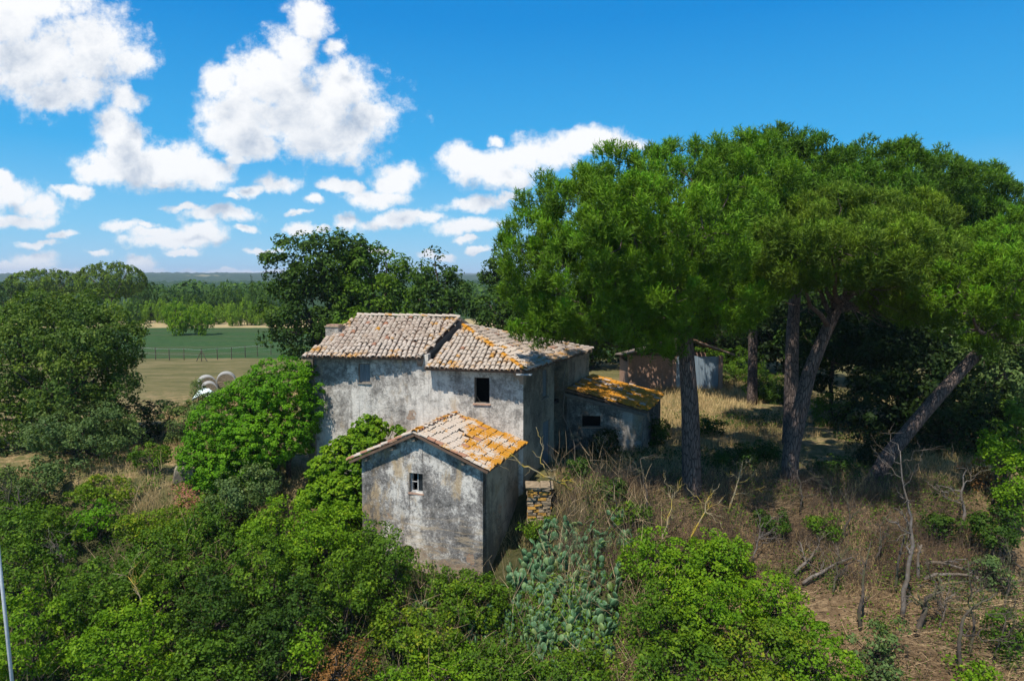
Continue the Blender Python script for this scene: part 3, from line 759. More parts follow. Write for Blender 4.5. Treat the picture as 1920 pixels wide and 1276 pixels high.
SH = [
 # u, v, ru, rv, mat, h, label
 (60, 895, 70, 30, 'grey', 1.2, 'grey-green bramble filling the dry bank under the oak'),
 (20, 945, 50, 30, 'mid', 1.0, 'green bramble under the bare dead branches'),
 (195, 915, 60, 22, 'yellow', .5, 'low yellowish weeds above the small dense round bush'),
 (285, 850, 34, 30, 'mid', .9, 'green bush between the dark thicket and the ivy mound'),
 (178, 972, 40, 40, 'ivy', 1.0, 'small dense round bush, the brightest on the weedy bank'),
 (60, 990, 90, 50, 'mid', 1.4, 'green shrub around the bare branches beside the dry bank'),
 (40, 1080, 90, 60, 'mid', 2.0, 'leafy shrub behind the pale pole'),
 (60, 1190, 110, 90, 'bright', 2.2, 'leafy shrub touching the pale pole near its foot'),
 (290, 985, 70, 36, 'yellow', 1.0, 'yellowish green bramble between the round bush and the bare earth'),
 (330, 1040, 120, 60, 'mid', 1.6, 'wide green bramble below the bare earth bank'),
 (190, 1110, 90, 60, 'mid', 2.0, 'green thicket under the small dense round bush'),
 (240, 1210, 110, 80, 'bright', 2.4, 'broad glossy shrub below the yellow dead branch'),
 (400, 1130, 100, 70, 'dark', 2.4, 'deep green shrub with shaded hollows under the wide bramble'),
 (400, 1240, 100, 60, 'mid', 2.4, 'green shrub at the picture edge under the deep green shrub'),
 (450, 920, 70, 60, 'grey', 1.9, 'blue-green elder thicket in front of the ivy mound'),
 (400, 975, 60, 40, 'mid', 1.4, 'green bush beside the orange rubble'),
 (530, 985, 80, 60, 'bright', 2.0, 'bright shrub between the ivy mound and the vine'),
 (500, 1060, 90, 60, 'mid', 2.4, 'leafy green shrub below the elder thicket'),
 (620, 1000, 80, 60, 'bright', 2.2, 'bright climbing shrub close to the annex corner'),
 (640, 1080, 80, 60, 'mid', 2.4, 'dense green shrub against the lower annex wall'),
 (700, 1020, 44, 46, 'mid', 2.0, 'reddish-tipped green bush leaning on the annex wall'),
 (560, 1140, 90, 55, 'dark', 2.2, 'shaded shrub above the dry brown bush'),
 (480, 1200, 70, 60, 'dark', 2.4, 'dark tall shrub standing next to the yellow-green bush'),
 (570, 1220, 44, 56, 'bright', 1.8, 'narrow yellow-green bush beside the dry brown bush'),
 (745, 1170, 56, 44, 'yellow', 1.2, 'bright yellow-green bush below the annex foot'),
 (810, 1200, 60, 55, 'yellow', 1.4, 'yellow-leaved bush, the most yellow on the slope'),
 (820, 1262, 110, 30, 'bright', 1.4, 'low bright bush in front of the yellow-leaved bush'),
 (900, 1120, 80, 44, 'mid', 1.0, 'green shrub between the annex foot and the cactus'),
 (940, 1245, 90, 34, 'mid', 1.2, 'green shrub below the cactus patch'),
 (1080, 1262, 80, 30, 'mid', 1.5, 'low green shrub near the bare brown gully'),
 (850, 1100, 60, 36, 'mid', 1.3, 'green shrub hiding the foot of the annex wall'),
 (1010, 990, 34, 22, 'mid', .5, 'small green weed clump under the stone pier'),
 (1250, 1050, 80, 46, 'bright', 1.5, 'green acacia shrub among the lichen-yellow stems'),
 (1350, 1040, 80, 40, 'bright', 1.4, 'green acacia shrub under the bare grey twigs'),
 (1245, 1140, 76, 60, 'mid', 2.0, 'leafy acacia shrub beside the brown gully'),
 (1330, 1130, 90, 60, 'bright', 2.2, 'leafy acacia shrub in the middle of the lower thicket'),
 (1450, 1120, 70, 56, 'bright', 1.8, 'pointed acacia shrub next to the fallen branches'),
 (1400, 1220, 110, 60, 'yellow', 2.2, 'light green acacia shrub, the palest of the lower thicket'),
 (1270, 1240, 90, 50, 'mid', 2.0, 'shaded acacia shrub with a dark hollow beneath it'),
 (1530, 1220, 80, 60, 'bright', 2.0, 'acacia shrub at the edge of the brown brushwood'),
 (1640, 1200, 50, 50, 'grey', 1.0, 'sparse grey-green shrub growing out of the brushwood'),
 (1640, 1262, 60, 30, 'grey', 1.0, 'grey-green tuft under the sparse shrub'),
 (1905, 920, 44, 60, 'bright', 2.0, 'bright sunlit shrub beside the dark thicket'),
 (1880, 850, 50, 40, 'bright', 2.2, 'yellow-green sunlit shrub above the rusty scrub'),
 (1830, 1262, 44, 24, 'bright', .8, 'small pale green sprout at the foot of the bare sapling'),
 (735, 1050, 46, 60, 'mid', 2.2, 'tall green shrub covering the lower corner of the annex'),
 (1850, 1070, 44, 30, 'grey', .8, 'grey-green weeds around the upper pale fallen branch'),
 (1760, 985, 40, 26, 'dark', .7, 'dark low scrub behind the tallest dead tree'),
 (1540, 985, 36, 20, 'mid', .6, 'low green weeds between the curving pine and the brushwood'),
 (1180, 960, 34, 20, 'mid', .6, 'low green weeds above the cactus patch'),
 (1440, 975, 40, 22, 'dark', .6, 'dark green weeds below the curving pine'),
 (1900, 1180, 40, 60, 'mid', 1.0, 'green weeds over the brown bank'),
 (1870, 990, 50, 40, 'dark', 1.5, 'dark scrub below the bright sunlit shrub'),
]
for i, s_ in enumerate(SH):
    u, v, ru, rv, mt, h, lab = s_
    shrub(u, v, ru, rv, mt, 400 + i, lab, h=h, group='shrubs on the slope', dens=(.55 if mt == 'grey' and u > 1500 else 1.0))
shrub(640, 1240, 62, 44, 'rust', 460, 'dry brown bush with rusty leaves and bare twigs', h=1.5, dens=.7, name='dry_bush', leaf=.09)
shrub(1850, 890, 40, 30, 'rust', 461, 'rusty brown scrub between the dark thicket and the bright shrub', h=.8, dens=.8, name='dry_bush', leaf=.11)

# understory below the pines
UN = [(1460, 735, 46, 34, 'dark', 38, 'dark low bush before the slim pine trunk'),
      (1650, 840, 50, 44, 'blackgreen', 34, 'black-green bush just behind the foot of the leaning pine'),
      (1330, 800, 30, 20, 'dark', 34, 'dark low bush between the lean-to and the straight pine'),
      (1430, 850, 36, 26, 'dark', 31, 'shaded low bush before the curving pine'),
      (1560, 880, 40, 26, 'dark', 30, 'dark low bush between the curving and leaning trunks'),
      (1560, 770, 46, 46, 'mid', 34, 'sunlit green elder bush between the two pine trunks'),
      (1380, 690, 66, 46, 'mid', 40, 'green bush beside the shed'),
      (1440, 730, 40, 40, 'mid', 38, 'leafy bush at the foot of the tall pine'),
      (1225, 810, 26, 34, 'dark', 34, 'dark bush hugging the lean-to corner'),
      (1135, 840, 28, 40, 'blackgreen', 34, 'dark ivy bush growing up the lean-to wall'),
      (1085, 880, 22, 28, 'dark', 32.5, 'small dark bush in front of the porch'),
      (1150, 915, 28, 24, 'dark', 30, 'low dark elder in front of the lean-to'),
      (1370, 860, 50, 32, 'dark', 30.5, 'shaded green scrub next to the straight pine trunk'),
      (1175, 700, 6, 14, 'mid', 52, 'tiny green sapling beside the brick shed wall')]
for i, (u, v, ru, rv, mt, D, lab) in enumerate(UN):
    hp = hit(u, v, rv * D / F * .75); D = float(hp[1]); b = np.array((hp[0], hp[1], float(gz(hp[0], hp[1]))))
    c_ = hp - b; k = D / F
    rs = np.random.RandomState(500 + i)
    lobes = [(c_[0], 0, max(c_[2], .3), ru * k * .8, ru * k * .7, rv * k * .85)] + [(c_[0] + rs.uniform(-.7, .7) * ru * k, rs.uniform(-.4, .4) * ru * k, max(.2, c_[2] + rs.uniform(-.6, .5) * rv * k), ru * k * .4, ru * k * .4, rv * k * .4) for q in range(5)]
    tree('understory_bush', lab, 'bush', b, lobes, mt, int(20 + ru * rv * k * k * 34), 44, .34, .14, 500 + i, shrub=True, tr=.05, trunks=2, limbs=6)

# dark evergreens behind the pines
EV = [(1680, 800, 41, [(1680, 690, 80, 120), (1640, 780, 60, 90, -1), (1740, 760, 70, 90, -1)], 'blackgreen', 'dark evergreen oak thicket behind the leaning pine'),
      (1790, 900, 37, [(1780, 830, 70, 80), (1740, 870, 60, 50, -1), (1830, 790, 50, 70)], 'blackgreen', 'low black-green holm oak under the leaning pine'),
      (1560, 740, 46, [(1560, 650, 80, 80), (1510, 600, 60, 60), (1620, 610, 70, 70)], 'blackgreen', 'dark evergreen filling the gap behind the two pine trunks'),
      (1800, 700, 40, [(1850, 700, 80, 60), (1900, 760, 60, 80), (1800, 650, 60, 40), (1880, 640, 70, 40)], 'grey', 'grey-green willow scrub beyond the leaning pine'),
      (1870, 860, 36, [(1875, 800, 50, 50), (1910, 840, 50, 40)], 'mid', 'mid-green tree in the sun beyond the dark thicket'),
      (1960, 760, 48, [(1960, 650, 120, 110), (1860, 620, 80, 70)], 'dark', 'dark woodland tree at the end of the grove')]
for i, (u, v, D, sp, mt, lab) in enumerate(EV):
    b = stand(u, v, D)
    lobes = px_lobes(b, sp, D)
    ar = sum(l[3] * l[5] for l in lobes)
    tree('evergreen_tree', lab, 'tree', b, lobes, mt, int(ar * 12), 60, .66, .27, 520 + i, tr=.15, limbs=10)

# row of trees behind the house
BG = [(590, 660, 58, [(560, 500, 60, 56), (620, 490, 66, 48), (650, 470, 50, 30), (540, 570, 52, 60), (600, 580, 70, 60), (560, 630, 60, 36), (640, 640, 40, 30, -1)], 'dark', 'broad dark walnut tree with a gappy top behind the chimney'),
      (720, 640, 58, [(700, 510, 70, 46), (760, 540, 50, 50), (690, 570, 66, 60), (740, 600, 60, 40)], 'mid', 'lighter green walnut tree behind the middle of the main roof'),
      (830, 640, 57, [(818, 510, 34, 30), (830, 570, 54, 50), (800, 600, 44, 36)], 'dark', 'dark tree with a small separate top behind the roof step'),
      (960, 640, 56, [(935, 590, 52, 44), (990, 590, 50, 50), (960, 560, 44, 30)], 'dark', 'round dark tree between the walnut row and the pines'),
      (1070, 650, 54, [(1060, 600, 66, 56), (1130, 610, 66, 56), (1200, 590, 60, 60)], 'dark', 'dark tree in shade behind the far end of the roof'),
      (1290, 650, 68, [(1260, 600, 90, 60), (1350, 600, 80, 70), (1440, 590, 70, 80)], 'blackgreen', 'deep shaded tree rising behind the shed'),
      (700, 650, 52, [(660, 610, 40, 26), (750, 620, 60, 30)], 'mid', 'low leafy tree just above the main roof ridge')]
for i, (u, v, D, sp, mt, lab) in enumerate(BG):
    b = stand(u, v, D)
    lobes = px_lobes(b, sp, D, .9)
    ar = sum(l[3] * l[5] for l in lobes)
    tree('walnut_tree' if 'walnut' in lab else 'broadleaf_tree', lab, 'tree', b, lobes, mt, int(ar * 7.5), 60, .84, .34, 540 + i, tr=.3, limbs=22, group='trees behind the farmhouse', jit=.7)
# dense wood edge further back, behind the shed and the grove
WD = [(1010, 66, 70, 62), (1110, 70, 80, 66), (1200, 74, 90, 70), (1290, 76, 80, 72), (1380, 72, 80, 76), (1470, 66, 80, 84), (1560, 60, 90, 96), (1650, 56, 90, 100), (1740, 54, 90, 110), (1840, 56, 100, 110), (1940, 60, 110, 100)]
WL = ['next to the round dark tree', 'behind the far roof corner', 'over the open bay of the shed', 'over the shed ridge', 'over the zinc sheets', 'behind the slim pine trunk', 'between the tall and the curving pine', 'seen under the olive crown', 'above the leaning trunk', 'behind the willow scrub', 'closing the grove at its end']
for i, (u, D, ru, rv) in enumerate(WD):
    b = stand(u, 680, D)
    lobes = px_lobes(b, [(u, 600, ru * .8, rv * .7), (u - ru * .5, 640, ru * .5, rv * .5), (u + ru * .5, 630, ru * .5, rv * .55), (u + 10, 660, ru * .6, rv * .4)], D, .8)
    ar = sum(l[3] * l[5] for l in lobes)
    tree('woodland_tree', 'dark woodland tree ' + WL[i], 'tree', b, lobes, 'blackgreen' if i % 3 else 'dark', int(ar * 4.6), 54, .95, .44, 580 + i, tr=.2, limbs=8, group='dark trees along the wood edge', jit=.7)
# slender tree
b = stand(930, 640, 62)
tree('slender_tree', 'slender open conifer-like tree rising between the dark trees and the pine crown', 'tree', b,
     px_lobes(b, [(935, 470, 10, 14), (928, 495, 18, 12), (922, 520, 26, 12), (935, 540, 30, 12), (940, 505, 20, 20)], 62), 'dark', 70, 30, .5, .28, 560, tr=.16, limbs=26, shell=(.4, 1.05))

# trees out in the fields
def far_mesh(seed, mt, flat=.8, dome=False):
    rng = np.random.RandomState(seed)
    if dome: lobes = [(0, 0, .70, .95, .95, .29)]
    else: lobes = [(0, 0, .52, .55, .55, .46)] + [(math.cos(a * 1.05) * .42, math.sin(a * 1.05) * .42, .25 + .16 * (a % 3), .38, .38, .27) for a in range(8)]
    V, Fc, tn, c = leafy(lobes, 130, 38, .125, .072, rng, jit=.6) if not dome else leafy(lobes, 420, 40, .075, .045, rng, jit=.5, shell=(.93, 1.0), inner=.1)
    me = fmesh('crown', V, Fc, L[mt], tn)
    mb = MB()
    mb.tube([(0, 0, -.05), (.02, 0, .25), (0, .02, .5)], [.045, .035, .025], 7)
    for i in range(8): limb(mb, (0, .01, .35), c[rng.randint(len(c))], .02, .006, rng, .1, 3, 4)
    tm = bpy.data.meshes.new('trunk'); tm.from_pydata(mb.v, [], mb.f); tm.materials.append(M['bark'])
    return me, tm
FM = {k: [far_mesh(600 + i * 7 + j, k) for j in range(2)] for i, k in enumerate(('far', 'farbright', 'dark', 'mid'))}
FM['field'] = [far_mesh(650 + j, 'bright') for j in range(2)]
FD = far_mesh(640, 'pineolive', dome=True)
rs = random.Random(5)
def far_tree(u, vbase, D, wpx, hpx, key, name, label, cat='tree', group=None, dome=False):
    p = at(u, vbase, D); p[2] = float(gz(p[0], p[1]))
    topz = at(u, vbase - hpx, D)[2]
    cm, tm = FD if dome else FM[key][rs.randrange(2)]
    root = empty(name, p, label, cat, group, rz=rs.uniform(0, 6.28))
    wd = wpx * D / F; ht = topz - p[2]
    for nm, me in (('crown', cm), ('trunk', tm)):
        o = new_obj(nm, me, root); o.scale = (wd / 1.75, wd / 1.75, ht * 1.02)
    return root
far_tree(336, 607, 112, 58, 46, 'field', 'field_tree', 'rounder of the two green trees joined on the sunlit field strip')
far_tree(378, 607, 112, 52, 42, 'field', 'field_tree', 'lower tree sharing the shade on the sunlit field strip')
far_tree(213, 600, 150, 106, 104, None, 'umbrella_pine', 'bigger domed umbrella pine rising above the oak', 'pine tree', dome=True)
far_tree(90, 600, 160, 112, 92, None, 'umbrella_pine', 'flatter domed umbrella pine beside the dark grove', 'pine tree', dome=True)
for i, (u, D, wd, top, key, lab) in enumerate([
    (20, 150, 80, 528, 'dark', 'dark grove tree under the flatter umbrella pine'), (-30, 140, 80, 530, 'dark', 'dark grove tree at the picture edge'), (60, 135, 60, 545, 'dark', 'small dark grove tree by the umbrella pine'),
    (15, 95, 60, 568, 'farbright', 'olive-coloured bush showing over the oak'), (270, 170, 40, 536, 'far', 'grey-green tree beside the bigger umbrella pine'), (285, 150, 30, 530, 'dark', 'narrow dark tree in the hedge line'),
    (310, 165, 46, 545, 'far', 'low round tree left of the hedge gap'), (340, 180, 44, 540, 'far', 'pale tree deep in the hedge line'), (365, 170, 40, 548, 'mid', 'bright tree over the joined field trees'),
    (400, 165, 44, 540, 'far', 'tree behind the joined field trees'), (430, 150, 46, 528, 'far', 'taller oak with a ragged top in the hedge line'), (415, 175, 44, 532, 'far', 'oak half hidden by the ragged-topped one'),
    (455, 160, 36, 538, 'mid', 'brownish tree next to the ragged-topped oak'), (480, 150, 44, 530, 'far', 'tree touching the walnut row'), (474, 175, 10, 519, 'dark', 'thin pointed conifer poking above the hedge line'),
    (500, 140, 50, 540, 'far', 'tree hidden in part by the dark walnut'), (130, 120, 60, 556, 'far', 'tree under the gap between the umbrella pines'), (250, 130, 40, 560, 'far', 'low tree right behind the oak crown'),
    (893, 150, 30, 548, 'far', 'small tree far off in the gap behind the roof'), (870, 170, 40, 545, 'far', 'tree far off beside the roof gap')]):
    far_tree(u, 600, D, wd, 600 - top, key, 'hedge_tree', lab, group='trees along the far hedge')
k_ = 0
for u in range(-60, 560, 20):
    D = 133 + rs.uniform(0, 14); k_ += 1
    far_tree(u + rs.uniform(-6, 6), 590, D, rs.uniform(26, 40), rs.uniform(16, 32), 'farbright', 'hedge_bush', 'light green bush in the continuous row along the far field edge', 'bush', group='bushes along the far hedge')
# one mass of woodland further off
rng = np.random.RandomState(77)
Cn = []; Nn = []; Tt = []
for q in range(420):
    D = rng.uniform(185, 520); x = rng.uniform(-1, 1) * D * .85
    hh = rng.uniform(4, 8.5) ; r_ = rng.uniform(2.5, 5.0)
    d = nrm(rng.normal(size=(110, 3)) + np.array((0, -.3, .5)))
    Cn.append(np.array((x, D, hh - r_ * .6 - (D - 185) * .012)) + d * np.array((r_, r_, r_ * .8)) * rng.uniform(.8, 1.05, (110, 1))); Nn.append(d + np.array((0, 0, .5)))
    Tt.append(np.clip(rng.uniform(0, .7) + .3 * rng.rand(110), 0, 1))
V, Fc = leaf_quads(np.concatenate(Cn), np.concatenate(Nn), 1.45, rng, .4, .8)
o = new_obj('far_woodland', fmesh('far_woodland', V, Fc, L['far'], np.repeat(np.concatenate(Tt), 4)))
tag(o, kind='stuff', label='wooded country beyond the fields')

# ------------------------------------------------------------------ masonry helpers
def unit(v): v = np.array(v, float); return v / np.linalg.norm(v)
def onplane(u, v, p0, p1):
    """(s along the wall p0->p1, z) where the photographed ray meets the vertical wall"""
    x, zz = ray(u, v)
    d = unit((p1[0] - p0[0], p1[1] - p0[1])); 
    # p0 + s d = D (x, 1)
    A_ = np.array([[d[0], -x], [d[1], -1.0]]); s, D = np.linalg.solve(A_, -np.array((p0[0], p0[1])))
    return s, CAM_Z + zz * D
def wall_mesh(p0, p1, prof, z0, openings=(), th=.4, name='wall', mt=None, parent=None, step=.8, wobble=.02, seed=1, batter=0.0):
    """prof: [(s, z)...] top line; openings: (s0, s1, za, zb). Outer face p0->p1, outward = right-hand side"""
    p0 = np.array(p0[:2], float); p1 = np.array(p1[:2], float); L_ = np.linalg.norm(p1 - p0); d = (p1 - p0) / L_
    nrm_ = np.array((d[1], -d[0]))
    ss = {0.0, float(L_)}
    for s, z in prof: ss.add(float(np.clip(s, 0, L_)))
    for o in openings: ss.add(float(o[0])); ss.add(float(o[1]))
    ss = sorted(ss); full = []
    for a, b_ in zip(ss[:-1], ss[1:]):
        k = max(1, int((b_ - a) / step)); full += [a + (b_ - a) * i / k for i in range(k)]
    full.append(ss[-1])
    top = lambda s: float(np.interp(s, [q[0] for q in prof], [q[1] for q in prof]))
    rs_ = random.Random(seed); wob = {}
    def pt(s, z, dep):
        key = (round(s, 3), round(z, 2))
        if key not in wob: wob[key] = rs_.uniform(-wobble, wobble) if 0.01 < s < L_ - .01 else 0.0
        off = (wob[key] if dep == 0 else 0) + (max(0, top(s) - z) * batter if dep == 0 else 0)
        q = p0 + d * s + nrm_ * (off - dep)
        return (q[0], q[1], z)
    mb = MB()
    for a, b_ in zip(full[:-1], full[1:]):
        mid_s = (a + b_) / 2
        ops = sorted([o for o in openings if o[0] - 1e-6 <= mid_s <= o[1] + 1e-6], key=lambda o: o[2])
        zs = [z0]
        for o in ops: zs += [o[2], o[3]]
        zs.append(None)
        for i in range(0, len(zs), 2):
            lo = zs[i]; hi = zs[i + 1]
            la = lb_ = lo
            ha, hb = (top(a), top(b_)) if hi is None else (hi, hi)
            nrow = max(1, int(((ha + hb) / 2 - lo) / step))
            for r_ in range(nrow):
                f0_, f1_ = r_ / nrow, (r_ + 1) / nrow
                za0, za1 = la + (ha - la) * f0_, la + (ha - la) * f1_
                zb0, zb1 = lb_ + (hb - lb_) * f0_, lb_ + (hb - lb_) * f1_
                mb.add([pt(a, za0, 0), pt(b_, zb0, 0), pt(b_, zb1, 0), pt(a, za1, 0)], [(0, 1, 2, 3)])
            mb.add([pt(a, la, th), pt(b_, lb_, th), pt(b_, hb, th), pt(a, ha, th)], [(3, 2, 1, 0)])
            if hi is None: mb.add([pt(a, ha, 0), pt(b_, hb, 0), pt(b_, hb, th), pt(a, ha, th)], [(0, 1, 2, 3)])
    for o in openings:
        a, b_, za, zb = o
        mb.add([pt(a, za, 0), pt(b_, za, 0), pt(b_, zb, 0), pt(a, zb, 0), pt(a, za, th), pt(b_, za, th), pt(b_, zb, th), pt(a, zb, th)],
               [(0, 1, 5, 4), (1, 2, 6, 5), (2, 3, 7, 6), (3, 0, 4, 7)])
    for s in (0, L_): mb.add([pt(s, z0, 0), pt(s, z0, th), pt(s, top(s), th), pt(s, top(s), 0)], [(0, 1, 2, 3)])
    # merge doubles
    import bmesh
    o = mb.build(name, mt, parent)
    bm = bmesh.new(); bm.from_mesh(o.data); bmesh.ops.remove_doubles(bm, verts=bm.verts, dist=.0005); bm.to_mesh(o.data); bm.free()
    return o
def wframe_box(p0, d, nrm_, s0, s1, z0, z1, dep0, dep1):
    """box on a wall: along s0..s1, z0..z1, from depth dep0 to dep1 behind the face"""
    c2 = np.array(p0[:2]) + d * (s0 + s1) / 2 - nrm_ * (dep0 + dep1) / 2
    return (c2[0], c2[1], (z0 + z1) / 2), ((s1 - s0) / 2, abs(dep1 - dep0) / 2, (z1 - z0) / 2), [(d[0], d[1], 0), (nrm_[0], nrm_[1], 0), (0, 0, 1)]

# barrel tile: lower end at y=0, upper end at y=.42
def tile_mesh(name, mt, w0=.105, w1=.082, ln=.43, th=.016, seg=5, seed=0):
    r_ = random.Random(seed); vs = []; fs = []
    for (y, wd, zo) in ((0, w0, .030), (ln, w1, 0.0)):
        for rr_, tt in ((1.0, 0), (1.0, th)):
            for k in range(seg + 1):
                an = math.pi * k / seg
                R_ = wd - tt
                vs.append((-R_ * math.cos(an), y, zo + R_ * .78 * math.sin(an)))
    n_ = seg + 1
    for k in range(seg):
        fs.append((k, k + 1, 2 * n_ + k + 1, 2 * n_ + k)); fs.append((n_ + k + 1, n_ + k, 3 * n_ + k, 3 * n_ + k + 1))
        fs.append((k + 1, k, n_ + k, n_ + k + 1))
    fs.append((0, n_, 3 * n_, 2 * n_)); fs.append((seg, 2 * n_ + seg, 3 * n_ + seg, n_ + seg))
    me = bpy.data.meshes.new(name); me.from_pydata(vs, [], fs); me.materials.append(mt)
    return me
TM = {k: tile_mesh('tile', M[k]) for k in ('tile', 'tile_l', 'tile_o', 'tile_r', 'tile_x')}

def in_poly(pt, poly):
    x, y = pt; c = False; n_ = len(poly)
    for i in range(n_):
        x1, y1 = poly[i]; x2, y2 = poly[(i + 1) % n_]
        if (y1 > y) != (y2 > y) and x < (x2 - x1) * (y - y1) / (y2 - y1) + x1: c = not c
    return c
def roof_plane(e0, e1, poly3, parent, mt, kindf, rs_, pitch=.235, row=.335, thick=.10, sag=0.0, miss=.01, name='roof', tile_scale=1.0):
    """slab + list of tile matrices. e0->e1 eave line, poly3: outline in space"""
    e0 = np.array(e0, float); X = unit(np.array(e1, float) - e0)
    q = max(poly3, key=lambda a: np.linalg.norm(np.cross(np.array(a) - e0, X)))
    up = np.array(q, float) - e0; up -= X * np.dot(up, X); Y = unit(up); Nn = np.cross(X, Y)
    if Nn[2] < 0: Nn = -Nn
    pl = [(float(np.dot(np.array(a) - e0, X)), float(np.dot(np.array(a) - e0, Y))) for a in poly3]
    flatp = [e0 + X * a + Y * b_ for a, b_ in pl]
    mb = MB(); mb.prism(flatp, -Nn * thick); slab = mb.build(name, mt, parent)
    smin = min(a for a, b_ in pl); smax = max(a for a, b_ in pl); tmax = max(b_ for a, b_ in pl)
    items = []
    s = smin + pitch * .5
    while s < smax:
        cj = rs_.uniform(-.012, .012)
        t = -.05; r_i = 0
        while t < tmax:
            if in_poly((s, max(t + .18, .02)), pl) and rs_.random() > miss:
                edge = t < row * 1.5 or not in_poly((s - pitch * 1.4, t + .2), pl) or not in_poly((s + pitch * 1.4, t + .2), pl)
                k = kindf(s / (smax - smin + 1e-6), t / tmax, edge)
                jx = rs_.gauss(0, .012) + cj; rot = rs_.gauss(0, .055)
                dipz = .022 * math.sin(s * 1.9 + t * 1.3) + .014 * math.sin(s * 4.7 - t * 2.9)
                c, sn = math.cos(rot), math.sin(rot)
                Xr = X * c + Y * sn; Yr = Y * c - X * sn
                o_ = e0 + X * (s + jx) + Y * (t + rs_.gauss(0, .028)) + Nn * (.030 + dipz + rs_.uniform(0, .012))
                mtx = Matrix((( *Xr * tile_scale, 0), (*Yr * tile_scale, 0), (*Nn * tile_scale, 0), (0, 0, 0, 1))).transposed()
                mtx.translation = Vector(o_)
                items.append((mtx, k, slab))
            t += row
        s += pitch
    return slab, items
def place_tiles(items, limit, root):
    items.sort(key=lambda i: (i[0].translation - cam.location).length)
    for mtx, k, par in items[:limit]:
        o = new_obj('tile', TM[k], par); o.matrix_world = mtx
    rest = {}
    for mtx, k, par in items[limit:]: rest.setdefault((par, k), []).append(mtx)
    for (par, k), ms in rest.items():
        me0 = TM[k]; V0 = np.array([v.co[:] for v in me0.vertices]); F0 = np.array([tuple(p_.vertices) for p_ in me0.polygons])
        Vs = []; Fs = []
        for i, m_ in enumerate(ms):
            A_ = np.array(m_); Vs.append(V0 @ A_[:3, :3].T + A_[:3, 3]); Fs.append(F0 + i * len(V0))
        o = new_obj('tiles', fmesh('tiles', np.concatenate(Vs), np.concatenate(Fs), M[k]), par); o['kind'] = 'stuff'
def ridge_tiles(a, b_, kinds, parent, rs_, sc_=1.25, step=.38, lift=.05):
    a = np.array(a, float); b_ = np.array(b_, float); d = unit(b_ - a); n_ = int(np.linalg.norm(b_ - a) / step)
    X = unit(np.cross(d, (0, 0, 1))); Nn = np.cross(X, d)
    its = []
    for i in range(n_):
        o_ = a + d * i * step + Nn * (lift + rs_.uniform(0, .02)) + X * rs_.uniform(-.02, .02)
        mtx = Matrix(((*X * sc_, 0), (*d * sc_, 0), (*Nn * sc_, 0), (0, 0, 0, 1))).transposed(); mtx.translation = Vector(o_)
        o = new_obj('ridge_tile', TM[rs_.choice(kinds)], parent); o.matrix_world = mtx

def window_parts(parent, p0, p1, op, kind='open', th=.4):
    p0 = np.array(p0[:2], float); p1 = np.array(p1[:2], float); d = unit(p1 - p0); nr = np.array((d[1], -d[0]))
    s0, s1, za, zb = op
    fw = .045
    mb = MB()
    dep = (.14, .19) if kind != 'shutter' else (.06, .10)
    for bx in ((s0, s0 + fw, za, zb), (s1 - fw, s1, za, zb), (s0 + fw, s1 - fw, zb - fw, zb), (s0 + fw, s1 - fw, za, za + fw)):
        mb.box(*wframe_box(p0, d, nr, *bx, *dep))
    wroot = mb.build('window', M['timber'] if kind != 'glazed' else M['wframe'], parent)
    mb = MB(); mb.box(*wframe_box(p0, d, nr, s0 - .05, s1 + .05, za - .07, za - .002, -.06, .12)); mb.build('sill', M['brick'] if kind != 'shutter' else M['mortar'], wroot)
    if kind == 'shutter':
        mid = (s0 + s1) / 2
        for (a, b_) in ((s0 + fw, mid - .008), (mid + .008, s1 - fw)):
            mb = MB(); nb = 3; wd = (b_ - a) / nb
            for i in range(nb): mb.box(*wframe_box(p0, d, nr, a + i * wd + .004, a + (i + 1) * wd - .004, za + fw, zb - fw, .066 + .006 * (i % 2), .095))
            mb.build('shutter', M['shutter'], wroot)
    if kind == 'glazed':
        mid = (s0 + s1) / 2
        mb = MB(); mb.box(*wframe_box(p0, d, nr, mid - .02, mid + .02, za + fw, zb - fw, .145, .185))
        mb.box(*wframe_box(p0, d, nr, s0 + fw, mid - .022, (za + zb) / 2 - .014, (za + zb) / 2 + .014, .147, .183))
        mb.build('glazing_bar', M['wframe'], wroot)
        mb = MB(); mb.box(*wframe_box(p0, d, nr, mid + .02, s1 - fw, za + fw, zb - fw, .16, .165)); mb.build('pane', M['glass'], wroot)
    if kind == 'open':
        mb = MB(); q0 = np.array(p0) + d * (s0 + .08) - nr * .16; q1 = np.array(p0) + d * (s0 + .26) - nr * .17
        mb.tube([(q0[0], q0[1], za + .30), (q1[0], q1[1], za + .03)], [.016, .016], 5); mb.build('broken_slat', M['timber'], wroot)
    return wroot

# ------------------------------------------------------------------ farmhouse
A2 = np.array((-9.89, 32.58)); C2 = np.array((0.512, 30.78))
dS = unit((.40, .917)); E2 = C2 + dS * 10.0; B2 = A2 + dS * 8.2
sJ = onplane(803, 740, A2, C2)[0]
root = empty('farmhouse', (A2[0] * .5 + E2[0] * .5, 35.5, 0), 'long two-storey abandoned farmhouse with mottled grey plaster and pale barrel tile roofs', 'farmhouse')
farm = root
